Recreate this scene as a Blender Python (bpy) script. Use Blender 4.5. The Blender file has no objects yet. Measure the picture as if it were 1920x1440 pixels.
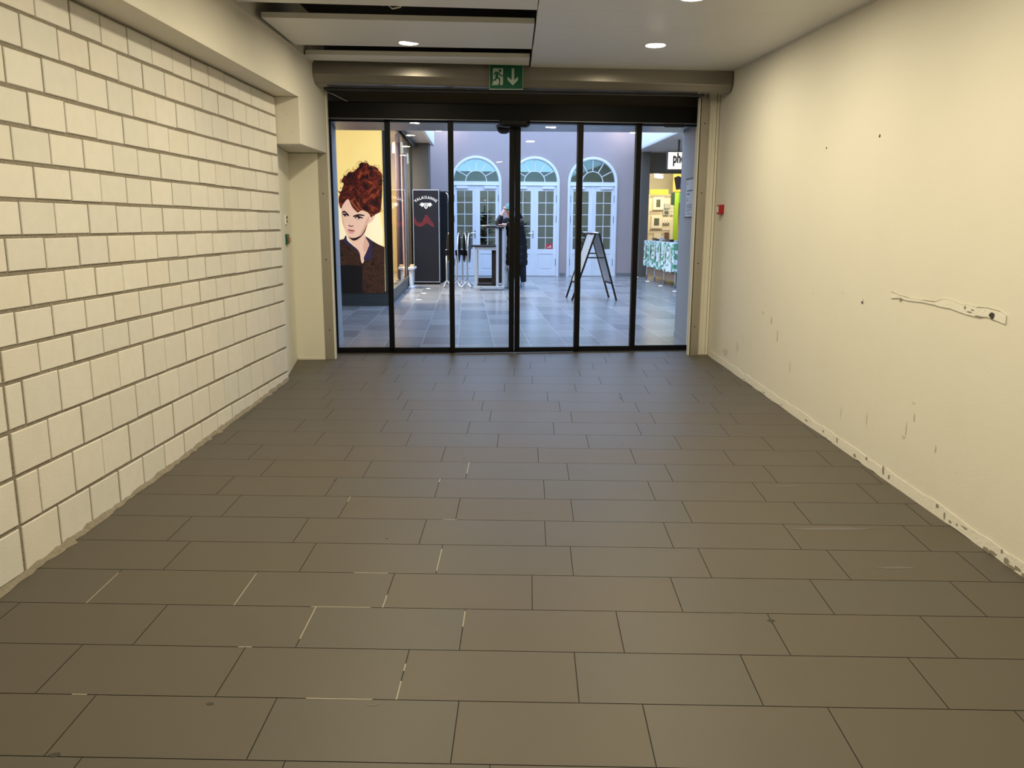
import bpy, math, random
from mathutils import Vector, Matrix
random.seed(7)
SC = bpy.context.scene
COL = SC.collection
PI = math.pi
NOISE = random.Random(11)

# ------------------------------------------------------------------ colours and materials
def S(r, g, b):
    def f(c):
        c /= 255.0
        return c / 12.92 if c <= 0.04045 else ((c + 0.055) / 1.055) ** 2.4
    return (f(r), f(g), f(b))

MATS = {}
def mat(name, rgb, rough=0.6, metal=0.0, var=0.06, vscale=6.0, bump=0.0, bscale=40.0, spec=0.5, emit=0.0, stretch=None):
    if name in MATS:
        return MATS[name]
    m = bpy.data.materials.new(name)
    m.use_nodes = True
    nt = m.node_tree
    b = nt.nodes['Principled BSDF']
    b.inputs['Roughness'].default_value = rough
    b.inputs['Metallic'].default_value = metal
    b.inputs['Specular IOR Level'].default_value = spec
    geo = nt.nodes.new('ShaderNodeNewGeometry')
    vec = geo.outputs['Position']
    if stretch:
        mp = nt.nodes.new('ShaderNodeMapping')
        mp.inputs['Scale'].default_value = stretch
        nt.links.new(vec, mp.inputs['Vector'])
        vec = mp.outputs['Vector']
    n = nt.nodes.new('ShaderNodeTexNoise')
    n.inputs['Scale'].default_value = vscale
    n.inputs['Detail'].default_value = 5.0
    nt.links.new(vec, n.inputs['Vector'])
    mx = nt.nodes.new('ShaderNodeMix')
    mx.data_type = 'RGBA'
    mx.inputs[6].default_value = tuple(max(0, c * (1 - var)) for c in rgb) + (1,)
    mx.inputs[7].default_value = tuple(min(1, c * (1 + var)) for c in rgb) + (1,)
    nt.links.new(n.outputs['Fac'], mx.inputs[0])
    nt.links.new(mx.outputs[2], b.inputs['Base Color'])
    if emit:
        nt.links.new(mx.outputs[2], b.inputs['Emission Color'])
        b.inputs['Emission Strength'].default_value = emit
    if bump:
        n2 = nt.nodes.new('ShaderNodeTexNoise')
        n2.inputs['Scale'].default_value = bscale
        n2.inputs['Detail'].default_value = 6.0
        nt.links.new(vec, n2.inputs['Vector'])
        bp = nt.nodes.new('ShaderNodeBump')
        bp.inputs['Strength'].default_value = bump
        bp.inputs['Distance'].default_value = 0.01
        nt.links.new(n2.outputs['Fac'], bp.inputs['Height'])
        nt.links.new(bp.outputs['Normal'], b.inputs['Normal'])
    MATS[name] = m
    return m

def emis(name, rgb, strength):
    if name in MATS:
        return MATS[name]
    m = bpy.data.materials.new(name)
    m.use_nodes = True
    nt = m.node_tree
    nt.nodes.clear()
    e = nt.nodes.new('ShaderNodeEmission')
    e.inputs['Color'].default_value = rgb + (1,)
    e.inputs['Strength'].default_value = strength
    o = nt.nodes.new('ShaderNodeOutputMaterial')
    nt.links.new(e.outputs[0], o.inputs['Surface'])
    MATS[name] = m
    return m

def glass(name, tint=(1, 1, 1), ior=1.5, add=0.0, rough=0.0, gcol=(1, 1, 1)):
    """thin pane: clear transmission with a Fresnel mirror reflection"""
    if name in MATS:
        return MATS[name]
    m = bpy.data.materials.new(name)
    m.use_nodes = True
    nt = m.node_tree
    nt.nodes.clear()
    t = nt.nodes.new('ShaderNodeBsdfTransparent')
    t.inputs['Color'].default_value = tint + (1,)
    g = nt.nodes.new('ShaderNodeBsdfGlossy')
    g.inputs['Roughness'].default_value = rough
    g.inputs['Color'].default_value = gcol + (1,)
    fr = nt.nodes.new('ShaderNodeFresnel')
    fr.inputs['IOR'].default_value = ior
    ad = nt.nodes.new('ShaderNodeMath')
    ad.operation = 'ADD'
    ad.use_clamp = True
    ad.inputs[1].default_value = add
    nt.links.new(fr.outputs[0], ad.inputs[0])
    mx = nt.nodes.new('ShaderNodeMixShader')
    nt.links.new(ad.outputs[0], mx.inputs[0])
    nt.links.new(t.outputs[0], mx.inputs[1])
    nt.links.new(g.outputs[0], mx.inputs[2])
    o = nt.nodes.new('ShaderNodeOutputMaterial')
    nt.links.new(mx.outputs[0], o.inputs['Surface'])
    MATS[name] = m
    return m

# ------------------------------------------------------------------ mesh helper
class Frame:
    def __init__(s, x=0, y=0, a=0.0, z=0.0):
        s.x, s.y, s.z, s.c, s.s = x, y, z, math.cos(a), math.sin(a)
    def __call__(s, u, v, z=0):
        return (s.x + u * s.c - v * s.s, s.y + u * s.s + v * s.c, s.z + z)

ORG = {}
class MB:
    def __init__(s, fr=None):
        s.v, s.f, s.m, s.fr = [], [], [], fr
    def add(s, pts):
        i = len(s.v)
        for p in pts:
            s.v.append(tuple(s.fr(*p)) if s.fr else tuple(p))
        return i
    def face(s, pts, mi=0):
        i = s.add(pts)
        s.f.append(tuple(range(i, i + len(pts))))
        s.m.append(mi)
    def loft(s, rings, mi=0, cap=True, closed=True):
        n = len(rings[0])
        base = [s.add(r) for r in rings]
        for a in range(len(rings) - 1):
            for k in range(n if closed else n - 1):
                k2 = (k + 1) % n
                s.f.append((base[a] + k, base[a] + k2, base[a + 1] + k2, base[a + 1] + k))
                s.m.append(mi)
        if cap:
            s.f.append(tuple(base[0] + k for k in reversed(range(n))))
            s.m.append(mi)
            s.f.append(tuple(base[-1] + k for k in range(n)))
            s.m.append(mi)
    def box(s, x0, x1, y0, y1, z0, z1, mi=0):
        s.loft([[(x0, y0, z0), (x1, y0, z0), (x1, y1, z0), (x0, y1, z0)],
                [(x0, y0, z1), (x1, y0, z1), (x1, y1, z1), (x0, y1, z1)]], mi)
    def prism(s, poly, z0, z1, mi=0):
        s.loft([[(x, y, z0) for x, y in poly], [(x, y, z1) for x, y in poly]], mi)
    def ext(s, poly3, vec, mi=0):
        s.loft([poly3, [(p[0] + vec[0], p[1] + vec[1], p[2] + vec[2]) for p in poly3]], mi)
    def tube(s, pts, r, n=8, mi=0):
        pts = [Vector(p) for p in pts]
        rs = r if isinstance(r, (list, tuple)) else [r] * len(pts)
        rings = []
        up = None
        for i, p in enumerate(pts):
            d = (pts[min(i + 1, len(pts) - 1)] - pts[max(i - 1, 0)]).normalized()
            if up is None:
                up = Vector((0, 0, 1)) if abs(d.z) < 0.9 else Vector((1, 0, 0))
            a = d.cross(up).normalized()
            b = a.cross(d).normalized()
            up = b
            rings.append([tuple(p + (a * math.cos(2 * PI * k / n) + b * math.sin(2 * PI * k / n)) * rs[i]) for k in range(n)])
        s.loft(rings, mi)
    def bar(s, p, q, w, d, mi=0, side=(0, 1, 0)):
        """rectangular bar from p to q, w wide across, d deep along side"""
        p, q = Vector(p), Vector(q)
        t = (q - p).normalized()
        b = Vector(side)
        b = (b - t * b.dot(t)).normalized()
        a = t.cross(b)
        c = [(-w / 2, -d / 2), (w / 2, -d / 2), (w / 2, d / 2), (-w / 2, d / 2)]
        s.loft([[tuple(e + a * x + b * y) for x, y in c] for e in (p, q)], mi)
    def lathe(s, prof, cx, cy, n=24, mi=0, cap=True):
        s.loft([[(cx + r * math.cos(2 * PI * k / n), cy + r * math.sin(2 * PI * k / n), z) for k in range(n)] for r, z in prof], mi, cap)
    def build(s, name, mats, parent=None, smooth=False, bevel=0.0, sub=0, origin=None):
        if not isinstance(mats, (list, tuple)):
            mats = [mats]
        if parent is not None:
            org = ORG[parent.name]
        elif origin is not None:
            org = Vector(origin)
        else:
            xs = [v[0] for v in s.v]; ys = [v[1] for v in s.v]; zs = [v[2] for v in s.v]
            org = Vector(((min(xs) + max(xs)) / 2, (min(ys) + max(ys)) / 2, min(zs)))
        me = bpy.data.meshes.new(name)
        me.from_pydata([tuple(Vector(v) - org) for v in s.v], [], s.f)
        for m in mats:
            me.materials.append(m)
        me.polygons.foreach_set('material_index', s.m)
        me.polygons.foreach_set('use_smooth', [smooth] * len(s.f))
        me.update()
        import bmesh
        bm = bmesh.new()
        bm.from_mesh(me)
        if smooth or bevel or sub:
            bmesh.ops.remove_doubles(bm, verts=bm.verts, dist=1e-5)
        bmesh.ops.recalc_face_normals(bm, faces=bm.faces)
        bm.to_mesh(me)
        bm.free()
        o = bpy.data.objects.new(name, me)
        COL.objects.link(o)
        if parent is not None:
            o.parent = parent
        else:
            o.location = org
        ORG[o.name] = org
        if bevel:
            md = o.modifiers.new('bevel', 'BEVEL')
            md.width = bevel
            md.segments = 2
            md.limit_method = 'ANGLE'
            md.angle_limit = 0.6
        if sub:
            md = o.modifiers.new('sub', 'SUBSURF')
            md.levels = md.render_levels = sub
        return o

def tag(o, label, cat=None, group=None, kind=None):
    o['label'] = label
    if cat: o['category'] = cat
    if group: o['group'] = group
    if kind: o['kind'] = kind
    return o
def thing(name, label, cat, loc, group=None, kind=None):
    o = bpy.data.objects.new(name, None)
    o.empty_display_size = 0.1
    COL.objects.link(o)
    o.location = loc
    ORG[o.name] = Vector(loc)
    return tag(o, label, cat, group, kind)
def dup(root, delta, label=None):
    def rec(o, par):
        c = o.copy()
        COL.objects.link(c)
        ORG[c.name] = ORG[o.name] + Vector(delta)
        if par is not None:
            c.parent = par
        for ch in [k for k in bpy.data.objects if k.parent == o]:
            rec(ch, c)
        return c
    r = rec(root, None)
    r.location = root.location + Vector(delta)
    if label:
        r['label'] = label
    return r
def text_mesh(mb, body, size, place, mi=0, offset=0.0, xscale=1.0):
    """letters as faces; place(x, y) maps the letter plane to local 3-D"""
    cu = bpy.data.curves.new('letters', 'FONT')
    cu.body = body
    cu.size = size
    cu.offset = offset
    cu.align_x = 'CENTER'
    cu.resolution_u = 3
    o = bpy.data.objects.new('letters', cu)
    COL.objects.link(o)
    bpy.context.view_layer.update()
    me = bpy.data.meshes.new_from_object(o.evaluated_get(bpy.context.evaluated_depsgraph_get()))
    bpy.data.objects.remove(o)
    bpy.data.curves.remove(cu)
    for p in me.polygons:
        mb.face([place(me.vertices[i].co.x * xscale, me.vertices[i].co.y) for i in p.vertices], mi)
    bpy.data.meshes.remove(me)

def clip(poly, a, b, c):
    """keep the part of a 2-D polygon with a*x + b*y <= c"""
    out = []
    for i in range(len(poly)):
        p, q = poly[i], poly[(i + 1) % len(poly)]
        dp, dq = a * p[0] + b * p[1] - c, a * q[0] + b * q[1] - c
        if dp <= 0:
            out.append(p)
        if (dp < 0 < dq) or (dq < 0 < dp):
            t = dp / (dp - dq)
            out.append((p[0] + (q[0] - p[0]) * t, p[1] + (q[1] - p[1]) * t))
    return out

# ------------------------------------------------------------------ measured layout
FPX, PITCH, ROLL, CAMZ = 1524.64, 0.193725, 0.0047728, 1.30616
def ramp(x, y):
    return -0.330 - 0.0012 * x + 0.03984 * y
def lwx(y):
    return -2.22266 + 0.034527 * y
def rwx(y):
    return 2.248 - 0.04804 * (y - 3.336)
def sofx(y):
    return -1.782 + 0.0216 * (y - 7.081)
def ceilz(x, y):
    zr = 2.70 + 0.026 * (y - 7.9)
    if x >= 0.15:
        return zr
    t = (0.15 - x) / 1.95
    return zr * (1 - t) + (2.712 if y < 7.4 else zr) * t
YB = -9.0                       # rear end of the passage, behind the viewer
DA = 0.08234
D = Frame(-1.796, 8.244, DA)    # glass door line
DL = 3.647
def dline(x):                   # Y of the door line at X
    return 8.244 + math.tan(DA) * (x + 1.796)
SH = Frame(-1.757, 7.554, 0.0874)   # front of the shutter casing
BW = Frame(0.0, 21.05, 0.06)        # far wall with the arched doors
MA = 0.055                          # heading of the shop fronts

# ------------------------------------------------------------------ materials
M_plaster = mat('cream plaster', (0.79, 0.755, 0.675), 0.85, var=0.035, vscale=1.6, bump=0.06, bscale=90)
M_plaster2 = mat('patched plaster', (0.83, 0.80, 0.73), 0.85, var=0.05, vscale=9, bump=0.3, bscale=60)
M_scuff = mat('wall scuff', (0.30, 0.27, 0.22), 0.9, var=0.25, vscale=60)
M_scuffl = mat('light scuff', (0.67, 0.635, 0.56), 0.9, var=0.1, vscale=60)
M_hole = mat('hole dark', (0.05, 0.045, 0.04), 0.9)
M_white = mat('white paint', (0.74, 0.70, 0.62), 0.7, var=0.04, vscale=3, bump=0.05, bscale=120)
M_panel = mat('white panel', (0.76, 0.735, 0.64), 0.55, var=0.02, vscale=3)
M_blocks = [mat('lime block %d' % i, c, 0.9, var=0.06, vscale=14, bump=0.14, bscale=110) for i, c in enumerate(
    [(0.73, 0.70, 0.655), (0.70, 0.675, 0.635), (0.74, 0.705, 0.655), (0.69, 0.67, 0.63), (0.72, 0.68, 0.625)])]
M_mortar = mat('mortar', (0.245, 0.215, 0.17), 0.95, var=0.3, vscale=45, bump=0.8, bscale=70)
M_tile = mat('stoneware tile', (0.095, 0.082, 0.067), 0.46, var=0.05, vscale=3.5, bump=0.03, bscale=200, spec=0.35)
M_tile2 = mat('stoneware tile warm', (0.098, 0.0825, 0.065), 0.48, var=0.05, vscale=3.5, bump=0.03, bscale=200, spec=0.35)
M_tile3 = mat('stoneware tile cool', (0.092, 0.082, 0.069), 0.46, var=0.05, vscale=3.5, bump=0.03, bscale=200, spec=0.35)
M_joint = mat('floor joint', (0.028, 0.024, 0.020), 0.9, var=0.3, vscale=30)
M_grout = mat('light grout', (0.36, 0.335, 0.28), 0.9, var=0.2, vscale=60)
M_dust = mat('plaster dust', (0.128, 0.117, 0.107), 0.7, var=0.1, vscale=30)
M_ceil = mat('ceiling panel', (0.72, 0.715, 0.70), 0.42, var=0.03, vscale=2, spec=0.4)
M_ceil2 = mat('ceiling panel flange', (0.64, 0.63, 0.60), 0.5, var=0.03)
M_void = mat('ceiling void', (0.018, 0.018, 0.022), 0.9)  # shade above the planks put into the colour, near black despite the downlights
M_duct = mat('void ducting', (0.05, 0.05, 0.055), 0.6)
M_case = mat('satin steel casing', (0.27, 0.25, 0.225), 0.25, 0.6, var=0.05, vscale=3)
M_steel = mat('brushed steel', (0.46, 0.425, 0.37), 0.40, 0.75, var=0.08, vscale=10, stretch=(8, 8, 0.3))
M_slat = mat('shutter slat', (0.16, 0.165, 0.18), 0.4, 0.8)
M_black = mat('black aluminium', (0.005, 0.005, 0.006), 0.45, var=0.1, spec=0.12)
M_blackp = mat('black plastic', (0.008, 0.008, 0.010), 0.4, spec=0.25)
M_bronze = mat('brown backing panel', (0.06, 0.05, 0.036), 0.55)
M_glass = glass('door glass', (0.97, 0.985, 0.985), 1.36)
M_cream = mat('cream trim', (0.78, 0.745, 0.65), 0.6, var=0.03)
M_green = mat('exit green', (0.0, 0.075, 0.036), 0.35, var=0.08)
M_signw = mat('exit white', (0.36, 0.42, 0.38), 0.4)
M_red = mat('alarm red', (0.33, 0.008, 0.014), 0.35)
M_plastic = mat('white plastic', (0.78, 0.77, 0.72), 0.4)
M_wire = mat('grey wire', (0.55, 0.53, 0.48), 0.5)
M_lamp = emis('lamp disc', (1.0, 0.90, 0.74), 22.0)
M_ring = mat('lamp ring', (0.75, 0.72, 0.66), 0.35, 0.2)
M_gold = mat('call point brown', (0.42, 0.25, 0.12), 0.5)

M_portal = mat('grey portal paint', (0.31, 0.335, 0.36), 0.5, var=0.03)
M_portsof = mat('portal soffit', (0.30, 0.31, 0.34), 0.3, 0.6)
M_lilac = mat('lilac render', (0.37, 0.305, 0.305), 0.85, var=0.04, vscale=5, bump=0.1, bscale=80)
M_doorw = mat('white door paint', (0.72, 0.74, 0.79), 0.4, var=0.02)
M_pane = glass('door panes', (0.72, 0.80, 0.78), 1.5, 0.03)
M_fan = glass('fanlight panes', (0.60, 0.74, 0.70), 1.5, 0.24, gcol=(.55, .82, .74))
M_skirt = mat('grey skirting', (0.16, 0.165, 0.18), 0.6)
M_hinge = mat('grey hinge', (0.25, 0.26, 0.30), 0.4, 0.6)
M_chrome = mat('chrome', (0.75, 0.76, 0.78), 0.2, 0.9)
M_silver = mat('silver tube', (0.62, 0.64, 0.68), 0.35, 0.55)
M_wenge = mat('dark brown board', (0.024, 0.018, 0.016), 0.5, var=0.2, vscale=8, spec=0.15)
M_dark = mat('charcoal cladding', (0.045, 0.050, 0.050), 0.5)
M_darkcol = mat('dark grey column', (0.078, 0.072, 0.064), 0.6)
M_fascw = mat('white fascia', (0.80, 0.82, 0.86), 0.5, var=0.02)
M_soffw = mat('pale soffit', (0.60, 0.585, 0.575), 0.6, var=0.02)
M_room = mat('dim room paint', (0.36, 0.38, 0.37), 0.85)
M_leaf = mat('leaf green', (0.040, 0.085, 0.040), 0.35, var=0.6, vscale=14)
M_pot = mat('clay pot', (0.18, 0.09, 0.06), 0.7)

# ================================================================== PASSAGE
# ---- floor: ramp of 60 x 30 tiles, every row with its own offset
c, s_ = math.cos(-0.018413), math.sin(-0.018413)
RU = {-1: .504, 0: .388, 1: .181, 2: .364, 3: .03, 4: .211, 5: .097, 6: .245, 7: .103, 8: .251, 9: .076, 10: .412, 11: .193,
      12: .334, 13: .258, 14: .17, 15: .415, 16: .049, 17: .486, 18: .032, 19: .18, 20: .241, 21: .05, 22: .3}
def tpt(u, v):
    return (u * c - v * s_, (u * s_ + v * c) / 1.00079)
fl = MB()
def ramp_poly(poly, dz, mi):
    poly = clip(poly, -math.tan(DA), 1.0, 8.244 - math.tan(DA) * (-1.796) - 0.03)
    if len(poly) >= 3:
        fl.face([(x, y, ramp(x, y) + dz) for x, y in poly], mi)
ramp_poly([(-3, YB), (3, YB), (3, 9), (-3, 9)], -0.003, 1)
rr = random.Random(3)
for k in range(-38, 23):
    v0, v1 = 2.1211 + k * .302, 2.1211 + (k + 1) * .302
    off = RU.get(k, rr.random() * .602)
    for n in range(-6, 6):
        u0 = off + n * .602
        u1 = u0 + .602
        if u1 < -2.7 or u0 > 2.9:
            continue
        j = .0018
        ramp_poly([tpt(u0 + j, v0 + j), tpt(u1 - j, v0 + j), tpt(u1 - j, v1 - j), tpt(u0 + j, v1 - j)], 0, rr.choice([0, 0, 2, 3]))
# places where pale grout filled the joints
for k, n, t0, t1 in ((1, -1, 0, .35), (1, -1, .55, .7), (2, -2, .2, 1), (2, -1, .55, .95), (3, -2, 0, .95), (3, -1, 0, .35), (4, -1, .1, .85), (6, -2, .75, 1), (7, -1, .8, 1), (8, -1, .3, 1), (3, -3, .0, .9)):
    u = RU[k] + n * .602
    v0 = 2.1211 + k * .302
    ramp_poly([tpt(u - .002, v0 + t0 * .3), tpt(u + .002, v0 + t0 * .3), tpt(u + .002, v0 + t1 * .3), tpt(u - .002, v0 + t1 * .3)], .0006, 4)
for k, ua, ub in ((3, -.86, -.62), (1, -.72, -.5), (4, -.75, -.6), (2, -1.05, -1.0), (1, -1.5, -1.45), (6, -.42, -.35)):
    v0 = 2.1211 + k * .302
    ramp_poly([tpt(ua, v0 - .002), tpt(ub, v0 - .002), tpt(ub, v0 + .002), tpt(ua, v0 + .002)], .0006, 4)
# dried plaster splashes and specks
for x, y, a, b in ((1.58, 3.85, .22, .02), (1.72, 3.42, .1, .012), (1.55, 4.45, .12, .012), (.9, 3.0, .03, .006), (-.45, 2.4, .02, .005)):
    ramp_poly([(x - a, y), (x - a * .4, y - b), (x + a * .7, y - b * .7), (x + a, y + b * .2), (x + a * .3, y + b)], .0007, 5)
for x, y, a in ((-1.64, 7.3, .012), (.88, 6.45, .016), (-1.02, 4.5, .012), (-.98, 2.4, .014), (1.02, 2.95, .018), (-1.35, 2.15, .02), (-.6, 3.7, .01), (-.3, 4.9, .008), (-1.66, 2.35, .015)):
    ramp_poly([(x - a, y), (x - a * .2, y - a * .5), (x + a, y - a * .2), (x + a * .6, y + a * .6), (x - a * .4, y + a * .5)], .0008, 6)
tag(fl.build('floor', [M_tile, M_joint, M_tile2, M_tile3, M_grout, M_dust, M_hole]), 'grey-brown rectangular floor tiles of the passage in staggered rows', 'floor', kind='structure')

# ---- left wall of lime-sand blocks
WL = Frame(-2.22266, 0, math.atan2(1, 0.034527))    # u runs along the wall, v to the left of it
wl = MB(WL)
ROWS = [-.82, -.61, -.40, -.19, .024, .239, .438, .644, .789, .94, 1.093, 1.245, 1.399, 1.552, 1.708, 1.864, 2.027, 2.181, 2.337]
OFFS = [3.46, 3.33, 3.45, 3.318, 3.467, 3.575, 3.43, 3.563, 3.433, 3.552, 3.424, 3.533, 3.672, 3.547, 3.682, 3.814, 3.68, 4.077]
SEND = 7.075
wl.box(YB, SEND - .004, .0055, .25, -.75, 2.36, 1)
# order rows from the floor up: between ROWS[i] and ROWS[i+1]
OFFR = {k_ + 1: v_ for k_, v_ in {15: 3.68, 16: 4.077, 14: 3.814, 13: 3.682, 12: 3.547, 11: 3.672, 10: 3.533, 9: 3.424, 8: 3.552, 7: 3.433, 6: 3.563, 5: 3.43, 4: 3.575, 3: 3.467, 2: 3.318, 1: 3.45, 0: 3.33, -1: 3.46}.items()}
br = random.Random(5)
for i in range(18):
    zb, zt = ROWS[i] + .0085, ROWS[i + 1] - .0085
    u = OFFR[i] - .27 * 40
    joints = []
    while u < SEND + .3:
        joints.append(u + br.uniform(-.006, .006))
        u += .27
    joints = [j for j in joints if j < SEND - .03]
    if 3 <= i <= 7:                       # start of the later infill: a thick upright joint
        joints = [j for j in joints if not 3.12 < j < 3.37] + [3.306]
        joints.sort()
    joints.append(SEND)
    for a, b in zip(joints, joints[1:]):
        if b < YB + .1:
            continue
        g = .0040 + br.random() * .003
        ga = g if not (3 <= i <= 7 and abs(a - 3.306) < .001) else .014
        d = br.uniform(-.002, .0015)
        x0, x1 = a + ga, b - (g if b < SEND else 0)
        z0, z1 = zb + br.uniform(-.002, .002), zt + br.uniform(-.002, .002)
        e = .003
        outer = [(x0, .016, z0), (x1, .016, z0), (x1, .016, z1), (x0, .016, z1)]
        mid = [(x0, d + e, z0), (x1, d + e, z0), (x1, d + e, z1), (x0, d + e, z1)]
        inner = [(x0 + e, d, z0 + e), (x1 - e, d, z0 + e), (x1 - e, d, z1 - e), (x0 + e, d, z1 - e)]
        wl.loft([outer, mid, inner], br.choice([0, 2, 3, 4, 5]))
# crumbs of mortar along the foot of the wall
u = YB
ring = []
while u < SEND - .02:
    p = WL(u, 0)
    zf = ramp(p[0], p[1])
    ring.append((u, br.uniform(.012, .03) * (1 if br.random() > .12 else 1.6), zf, br.uniform(.012, .03)))
    u += br.uniform(.03, .06)
for a, b in zip(ring, ring[1:]):
    wl.face([(a[0], .002, a[2] + a[3]), (b[0], .002, b[2] + b[3]), (b[0], -b[1], b[2] + .001), (a[0], -a[1], a[2] + .001)], 1)
tag(wl.build('wall_left', [M_blocks[0], M_mortar] + M_blocks[1:]), 'bare pale lime-sand block wall with rough grey mortar joints', 'wall', kind='structure')

# ---- boxed soffit over the block wall with its lower end block
so = MB()
so.prism([(sofx(YB), YB), (sofx(8.02), 8.02), (-2.6, 8.02), (-2.6, YB)], 2.34, 3.1)
so.prism([(sofx(7.08), 7.08), (sofx(8.02), 8.02), (-2.6, 8.02), (-2.6, 7.08)], 1.96, 2.34)
for px, pz in ((-1.93, 2.24), (-1.9, 2.2), (-1.92, 2.13), (-1.87, 2.06)):
    so.face([(px, 7.079, pz), (px + .02, 7.079, pz - .012), (px + .024, 7.079, pz - .004), (px + .006, 7.079, pz + .008)], 1)
so.prism([(sofx(YB) + .012, YB), (sofx(7.6) + .012, 7.6), (sofx(7.6) - .01, 7.6), (sofx(YB) - .01, YB)], 2.695, 2.71, 0)
tag(so.build('trim_1', [M_white, M_scuffl], bevel=.004), 'white boxed soffit running along the top of the block wall', 'soffit', kind='structure')

# ---- alcove beside the shutter rail
al = MB()
al.prism([(-1.991, 7.066), (-2.016, 7.19), (-2.118, 7.922), (-2.6, 7.922), (-2.6, 7.066)], -.12, 1.955)
al.prism([(-2.125, 7.925), (-1.848, 7.934), (-1.848, 8.25), (-2.6, 8.25), (-2.6, 7.925)], -.1, 1.955)
al.prism([(-2.114, 7.921), (-2.108, 7.916), (-1.85, 7.928), (-1.85, 7.933)], -.02, .012)
tag(al.build('wall_alcove', M_panel, bevel=.002), 'smooth cream panels of the alcove between block wall and shutter rail', 'wall', kind='structure')

# ---- right wall
wr = MB()
wr.prism([(rwx(YB), YB), (rwx(8.215), 8.215), (rwx(8.215) + .02, 8.6), (rwx(8.215) + .6, 8.7), (rwx(8.215) + .3, 7.9), (rwx(YB) + .3, YB)], -.80, 3.1)
def rwp(y, z, off=.002):
    return (rwx(y) - off, y, z)
nr = random.Random(9)
# strip left bare where the skirting board was pulled off
y = YB
prev = None
while y < 8.2:
    h1 = .062 + nr.uniform(-.006, .012)
    zf = ramp(rwx(y), y)
    cur = (y, zf + nr.uniform(-.004, .006), zf + h1)
    if prev:
        wr.ext([rwp(prev[0], prev[1]), rwp(cur[0], cur[1]), rwp(cur[0], cur[2]), rwp(prev[0], prev[2])], (-.003, 0, 0), 1)
    prev = cur
    y += nr.uniform(.04, .16)
def blob(y, z, a, b, mi, off=.0062, n=7):
    pts = []
    for k in range(n):
        t = 2 * PI * k / n
        q = nr.uniform(.6, 1.1)
        pts.append(rwp(y + a * q * math.cos(t), z + b * q * math.sin(t), off))
    wr.face(pts, mi)
for y, dz, a, b in ((5.72, .03, .03, .008), (5.43, .035, .012, .012), (5.38, .005, .02, .006), (5.21, .04, .012, .02), (4.95, .02, .02, .012), (4.80, .05, .016, .016),
                    (4.59, .05, .014, .03), (4.52, .035, .012, .02), (4.02, .055, .02, .012), (3.95, .03, .008, .025), (3.90, .02, .014, .01), (3.84, .03, .01, .008),
                    (3.78, .04, .03, .006), (3.49, .05, .012, .012), (3.45, .02, .02, .02), (6.2, .02, .02, .006), (6.6, .02, .03, .006), (7.1, .015, .03, .006)):
    blob(y, ramp(rwx(y), y) + dz, a, b, 2)
for y in (3.32, 3.28, 3.24, 3.2, 3.37, 3.42, 3.6, 3.55):
    blob(y, ramp(rwx(y), y) + nr.uniform(.005, .02), .035, .012, 2)
# torn plaster where a rail was fixed
scar = [(4.69, .935, .900), (4.60, .925, .908), (4.50, .918, .903), (4.36, .918, .908), (4.24, .919, .905), (4.17, .940, .900), (4.10, .943, .902), (4.02, .930, .892), (3.95, .932, .886), (3.88, .926, .884), (3.80, .932, .892), (3.70, .926, .880), (3.66, .912, .874)]
for a, b in zip(scar, scar[1:]):
    wr.ext([rwp(a[0], a[2]), rwp(b[0], b[2]), rwp(b[0], b[1]), rwp(a[0], a[1])], (-.004, 0, 0), 1)
    wr.face([rwp(a[0], a[1], .0065), rwp(b[0], b[1], .0065), rwp(b[0], b[1] + nr.uniform(.002, .005), .0065), rwp(a[0], a[1] + nr.uniform(.002, .005), .0065)], 2 if nr.random() > .35 else 3)
for y, z, a, b, mi in ((4.583, .904, .012, .016, 2), (3.76, .902, .022, .02, 4), (3.93, .90, .03, .006, 2), (3.97, .918, .012, .012, 2), (3.91, .912, .02, .005, 2), (3.86, .888, .03, .004, 2),
                       (5.0, 1.829, .011, .012, 4), (5.739, 1.828, .008, .008, 4), (5.038, .843, .012, .01, 4), (5.319, .883, .02, .003, 3), (5.777, .841, .008, .008, 3), (5.03, .862, .004, .012, 3),
                       (6.55, .55, .02, .035, 3), (6.4, .45, .012, .05, 3), (6.75, .6, .03, .012, 3), (4.35, .36, .02, .006, 3), (4.33, .28, .012, .03, 3), (4.4, .2, .006, .05, 3), (4.42, .15, .02, .01, 3),
                       (4.1, .17, .006, .03, 3), (5.2, .1, .004, .06, 3), (4.85, .15, .004, .05, 3), (3.9, .1, .006, .006, 3), (7.2, .3, .004, .1, 3), (7.35, .22, .03, .06, 3), (6.1, .25, .004, .07, 3), (7.7, .12, .08, .04, 3)):
    blob(y, z, a, b, mi, .0068 if 3.6 < y < 4.7 and .87 < z < .95 else .0024)
tag(wr.build('wall_right', [M_plaster, M_plaster2, M_scuff, M_scuffl, M_hole]), 'cream plastered wall with torn plaster scar and no skirting', 'wall', kind='structure')

# ---- rear wall behind the viewer
wb = MB()
wb.box(-3, 3, YB - .2, YB, -.85, 3.1)
tag(wb.build('wall_rear', M_plaster), 'cream end wall of the passage behind the viewer', 'wall', kind='structure')

# ---- ceiling: metal planks, two of them on the left hang apart
LINES = [7.85, 7.39, 6.936, 6.454, 5.984, 5.535] + [5.535 - .46 * k for k in range(1, 33)]
ce = MB()
def plank(mb, x0, x1, ya, yb, slope=.03, flange=True, drop=0.0):
    pts = [(x0, ya + slope * x0), (x1, ya + slope * x1), (x1, yb + slope * x1), (x0, yb + slope * x0)]
    mb.loft([[(x, y, ceilz(x, y) - drop) for x, y in pts], [(x, y, ceilz(x, y) - drop + .05) for x, y in pts]], 0)
for ya, yb in zip(LINES[1:], LINES):
    plank(ce, .153, 2.95, ya + .001 - .03, yb - .001 - .03)
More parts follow.
